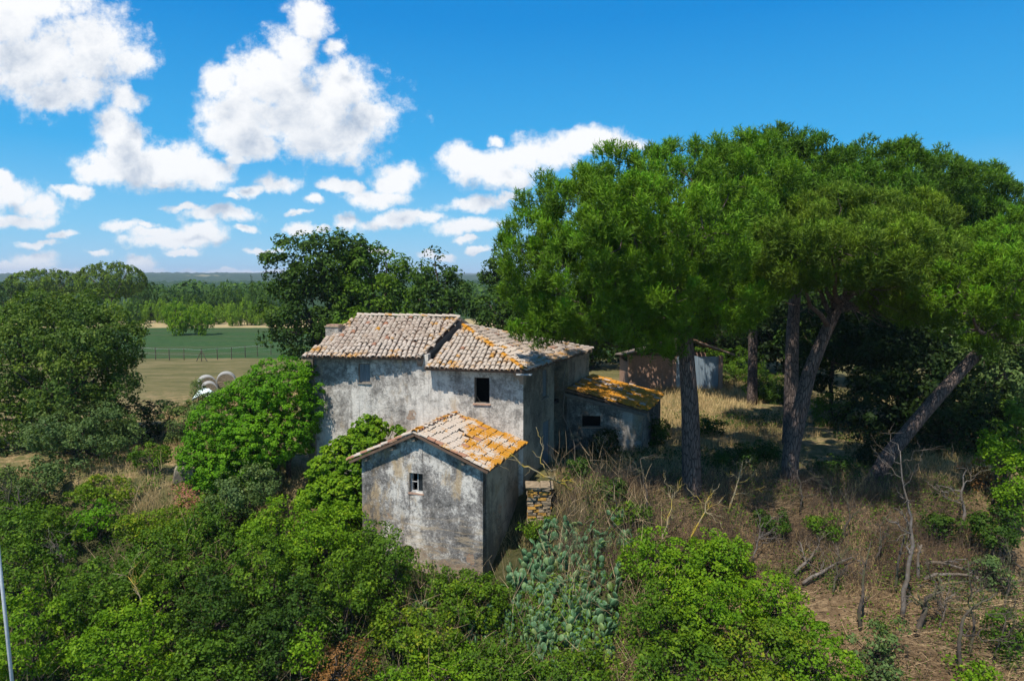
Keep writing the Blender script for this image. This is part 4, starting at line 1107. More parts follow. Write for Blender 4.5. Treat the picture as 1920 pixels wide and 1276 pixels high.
# parts are built in world space, so the root is moved to the origin of its parts by parent inverse
def reroot(rt):
    inv = Matrix.Translation(rt.location).inverted()
    for ch in list(rt.children):
        if not ch.get('_done'):
            ch.matrix_parent_inverse = inv; ch['_done'] = 1
    for ch in rt.children:
        if '_done' in ch: del ch['_done']
def op_px(u0, v0, u1, v1, p0, p1):
    s0, zt = onplane(u0, v0, p0, p1); s1, _ = onplane(u1, v0, p0, p1); _, zb = onplane((u0 + u1) / 2, v1, p0, p1)
    return (s0, s1, zb, zt)
fd = unit(C2 - A2); fn = np.array((fd[1], -fd[0]))
Lf = np.linalg.norm(C2 - A2)
w1 = op_px(672, 681, 694, 717, A2, C2)
w2 = op_px(889, 707, 918, 756, A2, C2)
w3 = op_px(687, 782, 706, 812, A2, C2)
wall_mesh(A2, C2, [(0, 5.78), (sJ, 5.78), (sJ + .02, 5.34), (Lf, 5.34)], -2.5, [w1, w2, w3], .45, mt=M['plaster'], parent=root, seed=3, wobble=.025)
window_parts(root, A2, C2, w1, 'shutter'); window_parts(root, A2, C2, w2, 'open')
# side wall with its porch recess
R0, R1 = 4.1, 6.35
Ca = C2 + dS * R0; Cb = C2 + dS * R1
inw = -np.array((dS[1], -dS[0]))
w4 = op_px(1017, 694, 1027, 744, C2, E2); w5 = op_px(1018, 792, 1031, 880, C2, E2)
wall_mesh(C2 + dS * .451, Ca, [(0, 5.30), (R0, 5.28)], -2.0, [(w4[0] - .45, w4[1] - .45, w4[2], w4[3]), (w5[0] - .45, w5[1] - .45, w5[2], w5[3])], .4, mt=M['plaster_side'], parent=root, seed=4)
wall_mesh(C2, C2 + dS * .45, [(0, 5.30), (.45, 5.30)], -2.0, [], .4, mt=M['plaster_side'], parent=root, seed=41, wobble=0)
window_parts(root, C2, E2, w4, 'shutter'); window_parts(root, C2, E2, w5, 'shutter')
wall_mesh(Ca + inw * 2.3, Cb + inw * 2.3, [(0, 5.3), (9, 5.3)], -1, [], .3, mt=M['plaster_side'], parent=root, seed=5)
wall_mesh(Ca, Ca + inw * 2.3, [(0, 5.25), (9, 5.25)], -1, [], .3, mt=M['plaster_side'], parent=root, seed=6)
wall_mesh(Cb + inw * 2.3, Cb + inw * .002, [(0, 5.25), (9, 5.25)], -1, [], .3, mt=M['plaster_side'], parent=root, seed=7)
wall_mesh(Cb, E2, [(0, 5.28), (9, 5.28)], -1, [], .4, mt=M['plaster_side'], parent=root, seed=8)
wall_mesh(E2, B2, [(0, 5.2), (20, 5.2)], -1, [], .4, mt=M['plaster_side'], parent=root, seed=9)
# the end wall at the ivy, with a gable
Lg = np.linalg.norm(B2 - A2)
wall_mesh(B2, A2, [(0, 5.5), (Lg - 4.3, 7.0), (Lg, 5.68)], -2.0, [], .4, mt=M['plaster_side'], parent=root, seed=10)
mb = MB(); fl = [A2 - fn * .5 + fd * .4, C2 - fn * .5 - fd * .5, E2 + inw * .5 - dS * .5, B2 - dS * .5 - inw * .4]
mb.prism([(q[0], q[1], 2.75) for q in fl], (0, 0, -.2)); mb.build('darkening_slab', M['dark'], root)  # inner slab added, near-black, to keep the rooms dark
mb = MB(); mid0 = A2 + fd * 4.4; mid1 = mid0 - fn * 6
mb.prism([(*(mid0 - fn * .5), -1), (*mid1, -1), (*mid1, 5), (*(mid0 - fn * .5), 5)], (fd[0] * .2, fd[1] * .2, 0)); mb.build('darkening_panel', M['dark'], root)  # added near-black panel that darkens the view through the windows
mb = MB(); q0 = A2 + fd * .5 - fn * 2.6; q1 = C2 - fd * .8 - fn * 2.6
mb.prism([(*q0, -1), (*q1, -1), (*q1, 5.0), (*q0, 5.0)], (-fn[0] * .2, -fn[1] * .2, 0)); mb.build('darkening_panel', M['dark'], root)  # second added panel, behind the facade, darkening its openings

# roofs
rs_ = random.Random(9)
def k_main(s, t, e):
    r_ = rs_.random()
    if e: return 'tile_l' if r_ < .9 else 'tile'
    if s < .14: return 'tile_l' if r_ < .4 else 'tile'
    return 'tile' if r_ < .95 else 'tile_r' if r_ < .97 else 'tile_l'
LE0 = atz(566, 669.5, 5.62); LE1 = atz(789, 671.5, 5.62)
dup_ = np.array((dS[0], dS[1], 0))
LR0 = LE0 + dup_ * 4.35 + np.array((0, 0, 1.70)); LR1 = LE1 + dup_ * 4.0 + np.array((0, 0, 1.66))
LR1[2] = LR0[2] - .04
items = []
slab, it = roof_plane(LE0, LE1, [LE0, LE1, LR1, LR0], root, M['slab'], k_main, rs_, miss=.006); items += it
# back slope of the main block (unseen from the front)
LB0 = LR0 + dup_ * 4.0 - np.array((0, 0, 1.5)); LB1 = LR1 + dup_ * 4.0 - np.array((0, 0, 1.5))
mb = MB(); mb.prism([LR0, LR1, LB1, LB0], (0, 0, -.1)); mb.build('roof', M['tile'], root)
RE0 = atz(796, 690.5, 5.19); RE1 = atz(984, 696.5, 5.19)
AP = at(868, 611, 34.6)
FE = atz(1111, 655.5, 5.16)
FBk = FE + np.array((-fd[0], -fd[1], 0)) * 7.2
Jt = LR1 + np.array((0, 0, -.55))           # top of the right block where it meets the main block
def k_right(s, t, e):
    r_ = rs_.random()
    if e: return 'tile_l' if r_ < .9 else 'tile'
    return 'tile' if r_ < .93 else 'tile_l' if r_ < .98 else 'tile_r'
J0 = RE0.copy()
slab, it = roof_plane(RE0, RE1, [RE0 + (LE1 - LE0) * -.0, RE1, AP], root, M['slab'], k_right, rs_, miss=.006); items += it
def k_side(s, t, e):
    r_ = rs_.random()
    if e: return 'tile_l'
    return 'tile' if r_ < .90 else 'tile_l' if r_ < .97 else 'tile_r'
slab, it = roof_plane(RE1, FE, [RE1, FE, AP], root, M['slab'], k_side, rs_, miss=.03); items += it
mb = MB(); mb.prism([AP, FE, FBk], (0, 0, -.1)); mb.build('roof', M['tile'], root)
mb = MB(); mb.prism([AP, FBk, LB1 + np.array((0, 0, -.3)), LR1 + np.array((0, 0, -.4))], (0, 0, -.1)); mb.build('roof', M['tile'], root)
place_tiles(items, 300, root)
ridge_tiles(RE1 + np.array((0, 0, .02)), AP, ['tile_o', 'tile_l', 'tile_o', 'tile_l'], root, rs_, 1.2)
ridge_tiles(FE, AP, ['tile', 'tile_l', 'tile'], root, rs_, 1.15)
ridge_tiles(LR0, LR1, ['tile', 'tile', 'tile_l'], root, rs_, 1.3, lift=.04)
# upstand of the main block where the roof steps down
mb = MB(); up_ = np.array((0, 0, .0))
mb.prism([LE1 + np.array((.02, 0, -.10)), LR1 + np.array((.02, 0, -.10)), LR1 + np.array((.02, 0, -.70)), LE1 + np.array((.02, .25, -.40))], (-fd[0] * .22, -fd[1] * .22, 0))
mb.build('roof_step_wall', M['mortar'], root)
ridge_tiles(LE1 + np.array((-.08, 0, .03)), LR1 + np.array((-.08, 0, .03)), ['tile_l', 'tile', 'tile_l'], root, rs_, 1.0, step=.34)
# eave corner board
mb = MB(); q = RE1 + np.array((0, 0, -.13)); mb.box(q - np.array((.02, -.12, 0)), (.34, .16, .03), [(fd[0], fd[1], 0), (-fd[1], fd[0], 0), (0, 0, 1)]); mb.build('eave_board', M['wframe'], root)
# rafter ends below the side eave
for i in range(12):
    q = C2 + dS * (.5 + i * .78); 
    if i < 5 or i > 7:
        mb = MB(); c2 = q - inw * .22
        mb.box((c2[0], c2[1], 5.13), (.26, .05, .06), [(-inw[0], -inw[1], 0), (dS[0], dS[1], 0), (0, 0, 1)]); mb.build('rafter', M['timber'], root)
# chimney: squat rendered stack near the ivy end
cb = at(628, 632, 34.2)
mb = MB(); ax = [(fd[0], fd[1], 0), (-fd[1], fd[0], 0), (0, 0, 1)]
mb.box(cb + np.array((0, 0, .14)), (.34, .34, .40), ax); ch = mb.build('chimney', M['plaster_lean'], root)
mb = MB(); mb.box(cb + np.array((0, 0, .56)), (.38, .38, .035), ax); mb.build('cap', M['stone'], ch)
for i in range(3):
    mb = MB(); mb.box(cb + np.array(fd[0:2].tolist() + [0]) * (-.22 + .22 * i) + np.array((0, 0, .615)), (.09, .3, .03), ax); mb.build('brick', M['brick'], ch)
# crack and cable on the facade
mb = MB()
pts = []
for (u, v) in ((581, 763), (592, 764), (600, 766), (608, 765), (616, 767), (622, 763), (624, 760)):
    s, z = onplane(u, v, A2, C2); q = A2 + fd * s + fn * .03; pts.append((q[0], q[1], z))
mb.tube(pts, [.012] * len(pts), 4); mb.build('hanging_cable', M['dark'], root)
reroot(root)

# ------------------------------------------------------------------ gabled annex in front
ea = unit((.9426, -.3338)); da = unit((.3338, .9426))
Rf = atz(915, 884, 1.74)
ridf = np.array((Rf[0] - ea[0] * 3.22, Rf[1] - ea[1] * 3.22, 3.02)); lf = np.array((Rf[0] - ea[0] * 6.35, Rf[1] - ea[1] * 6.35, 1.58))
def to_facade(p, z=None):
    """follow the annex depth direction until the house facade"""
    A_ = np.array([[da[0], -fd[0]], [da[1], -fd[1]]]); k, _ = np.linalg.solve(A_, A2 - p[:2])
    return np.array((p[0] + da[0] * k, p[1] + da[1] * k, p[2]))
Rb, ridb, lbk = to_facade(Rf), to_facade(ridf), to_facade(lf)
root = empty('annex', (ridf[0], ridf[1] + 1, -2), 'small gabled annex with black-stained plaster and orange-lichened tiles built against the facade', 'outbuilding')
W0 = np.array(lf[:2]) + ea * .42 + da * .36; W1 = np.array(Rf[:2]) - ea * .36 + da * .36
Lw = np.linalg.norm(W1 - W0); sr = np.dot(ridf[:2] - W0, ea)
wa = op_px(768, 885, 793, 923, W0, W1)
wall_mesh(W0, W1, [(0, 1.70), (sr, 2.92), (Lw, 1.80)], -4.6, [wa], .38, mt=M['plaster_annex'], parent=root, seed=21, batter=.015)
window_parts(root, W0, W1, wa, 'glazed')
W1b = to_facade(np.array((*W1, 0)))[:2]; W0b = to_facade(np.array((*W0, 0)))[:2]
wall_mesh(W1 + da * .381, W1b - da * .01, [(0, 1.80), (9, 1.80)], -4.6, [], .35, mt=M['plaster_side'], parent=root, seed=22)
wall_mesh(W0b - da * .01, W0 + da * .381, [(0, 1.62), (9, 1.62)], -4.6, [], .35, mt=M['plaster_side'], parent=root, seed=23)
wall_mesh(W1, W1 + da * .38, [(0, 1.80), (9, 1.80)], -4.6, [], .3, mt=M['plaster_side'], parent=root, seed=24, wobble=0)
mb = MB(); mb.prism([(*(W0 + da * .8 + ea * .4), 0.1), (*(W1 + da * .8 - ea * .4), 0.1), (*(W1b - da * .3), 0.1), (*(W0b - da * .3), 0.1)], (0, 0, -.15)); mb.build('darkening_slab', M['dark'], root)  # near-black slab added to darken the annex inside
mb = MB(); mb.prism([(*(W0 + da * 1.9), -3.), (*(W1 + da * 1.9 - ea * .4), -3.), (*(W1 + da * 1.9 - ea * .4), 1.6), (*(W0 + da * 1.9), 1.6)], (da[0] * .1, da[1] * .1, 0)); mb.build('darkening_panel', M['dark'], root)  # added panel so the annex window looks into darkness
items = []
def k_ax(s, t, e):
    r_ = rs_.random()
    return 'tile_x' if r_ < .95 else 'tile_r'
slab, it = roof_plane(Rf, Rb, [Rf, Rb, ridb, ridf], root, M['slab'], k_ax, rs_, pitch=.25, row=.36, miss=.02, tile_scale=1.1); items += it
def k_axl(s, t, e): return rs_.choice(['tile', 'tile', 'tile_l', 'tile_r'])
slab, it = roof_plane(lf, lbk, [lf, lbk, ridb, ridf], root, M['slab'], k_axl, rs_, pitch=.25, row=.36, miss=.02, tile_scale=1.1); items += it
place_tiles(items, 300, root)
ridge_tiles(ridf - np.array((*da, 0)) * .05, ridb, ['tile', 'tile_l', 'tile_o'], root, rs_, 1.25)
for nm_, (a_, b_) in enumerate(((lf, ridf), (Rf, ridf))):   # verge tiles along the gable
    ridge_tiles(a_ + np.array((*da, 0)) * .08, b_ + np.array((*da, 0)) * .08, ['tile', 'tile_r', 'tile_l'], root, rs_, 1.1, step=.36, lift=.05)
for s in (.35, 1.6, sr - .1, Lw - .75):                    # purlin ends
    z = float(np.interp(s, [0, sr, Lw], [1.56, 2.78, 1.66])); q = W0 + ea * s - da * .12
    mb = MB(); mb.box((q[0], q[1], z), (.07, .16, .07), [(*ea, 0), (*da, 0), (0, 0, 1)]); mb.build('purlin', M['timber'], root)
reroot(root)

# ------------------------------------------------------------------ lean-to
FL = at(1060, 738, 35.9); FL[2] = 3.33; FR = at(1214, 772, 35.7); FR[2] = 2.26; BR = at(1245, 742, 40.2); BR[2] = 2.4
BL = FL + (BR - FR) + np.array((0, 0, .12))
root = empty('lean_to', ((FL[0] + BR[0]) / 2, 38, 0), 'low streaked lean-to shed with a fully orange lichen roof against the side of the farmhouse', 'outbuilding')
q0 = Cb + np.array((.02, 0)); q0 = np.array((FL[0] + .12, 36.35)); q1 = np.array(at(1203, 800, 36.05)[:2]); q2 = np.array(at(1238, 780, 40.0)[:2])
Lq = np.linalg.norm(q1 - q0)
wl = op_px(1092, 779, 1126, 800, q0, q1)
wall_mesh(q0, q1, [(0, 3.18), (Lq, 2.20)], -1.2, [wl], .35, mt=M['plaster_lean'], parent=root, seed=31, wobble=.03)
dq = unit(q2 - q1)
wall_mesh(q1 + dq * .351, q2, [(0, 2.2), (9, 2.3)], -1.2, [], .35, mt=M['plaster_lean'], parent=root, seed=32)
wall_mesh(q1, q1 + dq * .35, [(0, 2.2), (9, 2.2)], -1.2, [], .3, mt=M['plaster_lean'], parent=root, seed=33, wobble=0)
mb = MB(); qd = unit(q1 - q0); qn = np.array((qd[1], -qd[0]))
mb.box(*wframe_box(q0, qd, qn, wl[0] - .06, wl[1] + .06, wl[2] - .07, wl[2] - .002, -.05, .1)); mb.build('sill', M['brick'], root)
mb = MB(); mb.prism([(*(q0 - qn * 2), -1), (*(q1 - qn * 2 - qd * .5), -1), (*(q1 - qn * 2 - qd * .5), 2), (*(q0 - qn * 2), 3)], (-qn[0] * .1, -qn[1] * .1, 0)); mb.build('darkening_panel', M['dark'], root)  # near-black panel added behind the opening to darken it
def k_or(s, t, e): return 'tile_o' if rs_.random() < .9 else 'tile_l'
slab, items = roof_plane(FR, BR, [FR, BR, BL, FL], root, M['slab'], k_or, rs_, pitch=.24, row=.345, miss=.02)
place_tiles(items, 300, root)
mb = MB(); mb.prism([FL + (0, 0, -.11), FR + (0, 0, -.11), FR + (0, .12, -.30), FL + (0, .12, -.30)], (0, .12, 0)); mb.build('fascia', M['mortar'], root)
reroot(root)

# ------------------------------------------------------------------ stone pier beside the annex
pb = at(1010, 905, 29.3)
root = empty('stone_pier', (pb[0], pb[1], -1.2), 'stacked rubble stone pier with a flat mossy top next to the house corner', 'stone pier')
rs2 = random.Random(4)
z = -1.3; ztop = pb[2] - .05
mb = MB(); mb.box((pb[0], pb[1] + .0, (z + ztop) / 2 - .1), (.42, .40, (ztop - z) / 2 - .06)); mb.build('core', M['mortar'], root)
def rock_mesh(name, mt, seed, sx=1, sy=1, sz=1):
    r_ = random.Random(seed); vs = []
    for i in (-1, 1):
        for j in (-1, 1):
            for k in (-1, 1): vs.append(((i * sx) * r_.uniform(.80, 1.02), (j * sy) * r_.uniform(.82, 1.02), (k * sz) * r_.uniform(.78, 1.0)))
    fs = [(0, 1, 3, 2), (4, 6, 7, 5), (0, 4, 5, 1), (2, 3, 7, 6), (0, 2, 6, 4), (1, 5, 7, 3)]
    me = bpy.data.meshes.new(name); me.from_pydata(vs, [], fs); me.materials.append(mt)
    import bmesh
    bm = bmesh.new(); bm.from_mesh(me); bmesh.ops.bevel(bm, geom=bm.edges[:], offset=.12 * min(sx, sy, sz), segments=1, affect='EDGES'); bm.to_mesh(me); bm.free()
    return me
while z < ztop - .05:
    h_ = rs2.uniform(.09, .17); x_ = -.52
    while x_ < .5:
        wd = rs2.uniform(.22, .5); wd = min(wd, .54 - x_)
        for (yy_, ) in ((-.30,), (.25,)):
            st = new_obj('stone', rock_mesh('stone', M['stonel'] if rs2.random() < .22 else M['stone'], rs2.random(), wd / 2 - .008, .27, h_ / 2 - .006), root)
            st.location = (pb[0] + x_ + wd / 2 + rs2.uniform(-.02, .02), pb[1] + yy_ + rs2.uniform(-.05, .05), z + h_ / 2); st.rotation_euler = (rs2.uniform(-.05, .05), rs2.uniform(-.06, .06), rs2.uniform(-.1, .1))
        x_ += wd
    z += h_
for (x_, y_, sx) in ((-.28, -.12, .34), (.34, -.1, .30)):
    st = new_obj('top_slab', rock_mesh('top_slab', M['stone'], x_, sx, .52, .045), root); st.location = (pb[0] + x_, pb[1] + y_, z + .04)
reroot(root)

# ------------------------------------------------------------------ brick shed behind
b = at(1275, 722, 57.0); gzb = 0.0
X0 = at(1180, 712, 57)[0]; X1 = at(1262, 712, 57)[0]; X2 = at(1348, 712, 57)[0]; XR = at(1372, 660, 57)[0]; XL = at(1168, 662, 57)[0]
root = empty('shed', (b[0], 57, 0), 'open brick and zinc shed with a broken roof seen between the pines', 'shed')
zw = at(1200, 667, 57)[2]; zr = at(1290, 632, 57)[2] ; ze = at(1168, 663, 57)[2]; zer = at(1372, 662, 57)[2]
def wbox(name, c, h, mt, parent=root, **k):
    mb = MB(); mb.box(c, h); return mb.build(name, mt, parent)
# brick infill wall: real courses
bw = wbox('brick_wall', ((X0 + X1) / 2, 57.06, zw / 2), ((X1 - X0) / 2 - .12, .08, zw / 2), M['mortar'])
mb = MB(); rr_ = random.Random(2); zz_ = 0.02; rowi = 0
while zz_ < zw - .02:
    x_ = X0 + .1 - (.13 if rowi % 2 else 0)
    while x_ < X1 - .12:
        mb.box((x_ + .125, 56.98 + rr_.uniform(-.01, .01), zz_ + .035), (.118, .03, .03)); x_ += .26
    zz_ += .078; rowi += 1
o = mb.build('bricks', M['brick'], bw, kind='stuff')
for xx_, hh_ in ((X0, ze - .1), (X1 + .05, zr - .5), (X2 + .1, zer - .2)): wbox('pier', (xx_, 57.0, hh_ / 2), (.16, .16, hh_ / 2), M['brick'])
wbox('lintel', ((X0 + X1) / 2, 56.99, zw + .04), ((X1 - X0) / 2 - .17, .12, .04), M['mortar'])
for i in range(4):   # zinc sheets closing the other bay
    a = X1 + .22 + i * (X2 - X1 - .2) / 4; wd = (X2 - X1 - .2) / 4
    mb = MB(); nseg = 14; vs = []
    for k in range(nseg + 1):
        vs.append((a + wd * k / nseg, 56.9 + .03 * i + .02 * (k % 2), -.05)); vs.append((a + wd * k / nseg, 56.9 + .03 * i + .02 * (k % 2), zw - .04 + (.05 if i == 1 else 0)))
    mb.add(vs, [(2 * k, 2 * k + 2, 2 * k + 3, 2 * k + 1) for k in range(nseg)]); mb.build('zinc_sheet', M['metal'], root)
for (y_,) in ((61.5,),):
    wbox('back_wall', ((X0 + X2) / 2, y_, 1.3), ((X2 - X0) / 2 + .1, .12, 1.3), M['brick'])
for x_ in (X0 - .02, X2 + .14): wbox('side_wall', (x_, 59.4, 1.1), (.12, 2.0, 1.1), M['brick'])
Xm = at(1290, 632, 57)[0]
def slab4(name, pts_, th, mt): mb = MB(); mb.prism(pts_, (0, 0, -th)); return mb.build(name, mt, root)
slab4('roof', [(XL, 56.4, ze), (Xm, 56.4, zr), (Xm, 62, zr - .55), (XL, 62, ze - .55)], .07, M['timber'])
for i in range(9):
    t_ = i / 9; xa = Xm + .05 + (XR - Xm) * t_; xb = Xm + (XR - Xm) * (i + 1) / 9 - .02; za_ = zr + (zer - zr) * t_; zb_ = zr + (zer - zr) * (i + 1) / 9
    mb = MB(); mb.prism([(xa, 56.3 + .05 * (i % 2), za_ + .02), (xb, 56.3 + .05 * (i % 2), zb_ + .02), (xb, 62, zb_ - .2), (xa, 62, za_ - .2)], (0, 0, -.06)); mb.build('roof_board', M['tile_r'] if i != 4 else M['timber'], root)
mb = MB(); mb.tube([(XL - .2, 56.35, ze - .05), (Xm, 56.35, zr - .05)], [.06, .06], 5); mb.tube([(Xm, 56.35, zr - .1), (XR + .05, 56.35, zer - .1)], [.08, .08], 5); mb.build('rafter', M['timber'], root)
reroot(root)

# ------------------------------------------------------------------ wire fence
fx = [(240, 676), (267, 672), (292, 674), (318, 675), (345, 675), (378, 677), (408, 674), (434, 673), (460, 670), (483, 668), (508, 666)]
pp = [atz(u, v, 0.0) for u, v in fx]
root = empty('wire_fence', (pp[5][0], pp[5][1], 0), 'old wire fence with dark posts crossing the green field behind the oak', 'fence')
for i, q in enumerate(pp):
    mb = MB(); h_ = 1.32 + .06 * ((i * 7) % 3)
    mb.tube([(q[0], q[1], -.2), (q[0] + .03 * ((i * 5) % 3 - 1), q[1], h_)], [.055, .045], 6); mb.build('post', M['deaddark'], root)
q = pp[5]
for dx_ in (-.55, .75):
    mb = MB(); mb.tube([(q[0] + dx_, q[1] - .2, -.1), (q[0] + .03, q[1], 1.2)], [.05, .05], 6); mb.build('brace', M['deaddark'], root)
for h_ in (1.28, .7):
    mb = MB(); mb.tube([(q_[0], q_[1] - .06, h_) for q_ in pp], [.003 if h_ < 1.2 else .008] * len(pp), 4); mb.build('wire', M['pole'], root)
reroot(root)

# ------------------------------------------------------------------ round bales and sheeting
for i, (u, v, D, R_, rz, lab) in enumerate(((388, 714, 55.0, .72, .25, 'round hay bale in pale net, the nearer to the oak of the upper two'),
                                     (424, 713, 56.5, .76, -.15, 'round hay bale in pale net half hidden by the ivy mound'),
                                     (392, 727, 53.2, .6, .1, 'smaller greyish hay bale in front of the two netted ones'))):
    c = at(u, v, D); c[2] = R_ * .98
    c = at(u, v, D); c = np.array((c[0], c[1], R_ * .97))
    root = empty('hay_bale', (c[0], c[1], 0), lab, 'hay bale', 'round hay bales', rz=.42 + rz * .4)
    N_ = 28
    mb = MB(); prof = [(-.60, .0), (-.60, R_ * .45), (-.61, R_ * .9), (-.55, R_ * .975), (.55, R_ * .975), (.6, R_ * .9), (.6, 0)]
    vs = []
    for (y_, r_) in prof:
        for k in range(N_): vs.append((r_ * math.cos(2 * math.pi * k / N_), y_ + rs.uniform(-.012, .012), R_ + r_ * math.sin(2 * math.pi * k / N_)))
    mb.add(vs, [(a * N_ + k, a * N_ + (k + 1) % N_, (a + 1) * N_ + (k + 1) % N_, (a + 1) * N_ + k) for a in range(len(prof) - 1) for k in range(N_)])
    mb.build('hay', M['hay'], root)
    mb = MB(); vs = []
    for (y_, r_) in ((-.62, R_ * .88), (-.60, R_ * 1.0), (.60, R_ * 1.0), (.62, R_ * .9)):
        for k in range(N_): vs.append((r_ * math.cos(2 * math.pi * k / N_), y_, R_ + r_ * math.sin(2 * math.pi * k / N_)))
    mb.add(vs, [(a * N_ + k, a * N_ + (k + 1) % N_, (a + 1) * N_ + (k + 1) % N_, (a + 1) * N_ + k) for a in range(3) for k in range(N_)])
    mb.build('net_wrap', M['net'], root)
c = at(384, 724, 51); mb = MB()
gx_, gy_ = 9, 6
vs = [(c[0] - .9 + 1.8 * i / gx_, c[1] - .5 + 1.0 * j / gy_, .95 * math.sin(math.pi * i / gx_) ** .6 * (.5 + .5 * math.sin(math.pi * j / gy_)) + rs.uniform(-.07, .07) + .1) for j in range(gy_ + 1) for i in range(gx_ + 1)]
mb.add(vs, [(j * (gx_ + 1) + i, j * (gx_ + 1) + i + 1, (j + 1) * (gx_ + 1) + i + 1, (j + 1) * (gx_ + 1) + i) for j in range(gy_) for i in range(gx_)])
tag(mb.build('plastic_sheet', M['sheet']), 'crumpled pale blue-green plastic sheet lying before the hay bales', 'plastic sheet')

# pale pole at the picture edge, leaning
p1_ = at(24, 1290, 17.5); p0_ = at(0, 1060, 17.6); up_ = unit(p0_ - p1_)
mb = MB(); mb.tube([p1_ - up_ * 4.0, p1_ + up_ * 9.0], [.05, .038], 8)
tag(mb.build('pole', M['pole'], smooth=True), 'thin pale galvanised pole leaning out of the foliage', 'pole')
# rock and rubble on the bank
c = hit(340, 890, .2)
o = new_obj('rock', rock_mesh('rock', M['plaster_side'], 3, .5, .6, .9)); o.location = (c[0], c[1] + .3, c[2] - .3); o.rotation_euler = (.1, .2, .3)
tag(o, 'pale upright rock leaning against the edge of the ivy mound', 'rock')
rub = MB(); r3 = random.Random(8)
for i in range(420):
    c = hit(352 + r3.gauss(0, 12), 925 + r3.gauss(0, 16), 0.03)
    s_ = r3.uniform(.03, .11); a_ = r3.uniform(0, 3)
    rub.box((c[0], c[1], c[2] + .03), (s_, s_ * .6, .025), [(math.cos(a_), math.sin(a_), r3.uniform(-.3, .3)), (-math.sin(a_), math.cos(a_), 0), (0, r3.uniform(-.3, .3), 1)])
o = rub.build('tile_rubble', M['tile_r'], kind='stuff'); tag(o, 'heap of broken orange roof tile below the ivy mound')

# ------------------------------------------------------------------ prickly pears
def pad_mesh():
    vs = []; fs = []; n_ = 10
    def o(k, r_, y): a = 2 * math.pi * k / n_; return (math.sin(a) * r_ * .78, y, .5 - math.cos(a) * r_ * (1.0) )
    for k in range(n_): vs.append(o(k, .5, 0))
    for sgn in (-1, 1):
        for k in range(n_): vs.append(o(k, .34, sgn * .075))
        vs.append((0, sgn * .09, .5))
    for k in range(n_):
        k2 = (k + 1) % n_
        fs += [(k, k2, n_ + k2, n_ + k), (n_ + k, n_ + k2, 2 * n_)]
        B_ = 2 * n_ + 1
        fs += [(k2, k, B_ + k, B_ + k2), (B_ + k2, B_ + k, B_ + n_)]
    me = bpy.data.meshes.new('pad'); me.from_pydata(vs, [], fs); me.materials.append(M['cactus'])
    me.polygons.foreach_set('use_smooth', np.ones(len(me.polygons), dtype=bool)); me.update()
    return me
PAD = pad_mesh()
r4 = random.Random(12)
def cactus(u, v, n_pads, label, H=1.3, spread=.9):
    b = hit(u, v, .15); b[2] = float(gz(b[0], b[1]))
    root = empty('prickly_pear', b, label, 'cactus', 'prickly pears on the slope')
    tips = []
    cnt = 0
    def addp(loc, R_, size):
        nonlocal cnt
        o = new_obj('pad', PAD, root); o.matrix_basis = Matrix.Translation(loc) @ R_.to_4x4() @ Matrix.Diagonal((size, size, size, 1)); cnt += 1
        tip = Vector(loc) + R_ @ Vector((0, 0, size * .94)); tips.append((tip, R_, size))
    while cnt < n_pads:
        if cnt < n_pads * .5 or not tips or r4.random() < .1:
            a = r4.uniform(0, 6.28); rr_ = spread * math.sqrt(r4.random())
            x_, y_ = rr_ * math.cos(a) * 1.2, rr_ * math.sin(a)
            z_ = float(gz(b[0] + x_, b[1] + y_)) - b[2] - .03
            R_ = Matrix.Rotation(r4.uniform(0, 6.28), 3, 'Z') @ Matrix.Rotation(r4.uniform(-.45, .45), 3, 'Y') @ Matrix.Rotation(r4.uniform(-.35, .35), 3, 'X')
            addp((x_, y_, z_), R_, r4.uniform(.32, .46))
        else:
            tip, R0_, s0_ = r4.choice(tips[-max(8, len(tips) // 2):])
            if tip.z > H * r4.uniform(.6, 1.1): continue
            off = r4.uniform(-.6, .6)
            R_ = R0_ @ Matrix.Rotation(off, 3, 'Y') @ Matrix.Rotation(r4.uniform(-.7, .7), 3, 'Z') @ Matrix.Rotation(r4.uniform(-.4, .4), 3, 'X')
            addp(tip - (R0_ @ Vector((0, 0, s0_ * .06))) + R0_ @ Vector((math.sin(off) * s0_ * .3, 0, -abs(off) * .05)), R_, s0_ * r4.uniform(.78, .98))
for (u, v, n_, H, spd, lab) in ((1040, 1030, 46, 1.3, .8, 'prickly pear at the top of the patch under the dry grass'),
                     (1110, 1020, 40, 1.7, .6, 'tall darker prickly pear standing highest beside the grey twigs'),
                     (1160, 1010, 26, 1.2, .5, 'small shaded prickly pear next to the acacia shrub'),
                     (1000, 1060, 50, 1.3, .9, 'prickly pear close under the small green weed clump'),
                     (1060, 1080, 60, 1.2, 1.0, 'broad prickly pear in the middle of the patch'),
                     (1120, 1090, 44, 1.1, .8, 'prickly pear at the acacia side of the patch'),
                     (990, 1120, 50, 1.2, .9, 'prickly pear on the annex side of the patch'),
                     (1050, 1150, 60, 1.1, 1.0, 'prickly pear with some yellowed pads below the middle of the patch'),
                     (1110, 1160, 50, 1.1, .8, 'prickly pear beside the bare brown gully'),
                     (970, 1180, 44, 1.1, .8, 'lowest prickly pear on the annex side'),
                     (1040, 1205, 54, 1.1, .9, 'lowest large prickly pear of the patch'),
                     (1110, 1215, 30, 1.0, .6, 'small prickly pear at the lower end of the gully'),
                     (905, 1195, 24, .9, .5, 'small prickly pear isolated among green shrubs'),
                     (790, 1150, 14, .8, .35, 'single small prickly pear beside the yellow-leaved bush')):
    cactus(u, v, int(n_ * 1.5), lab, H, spd)

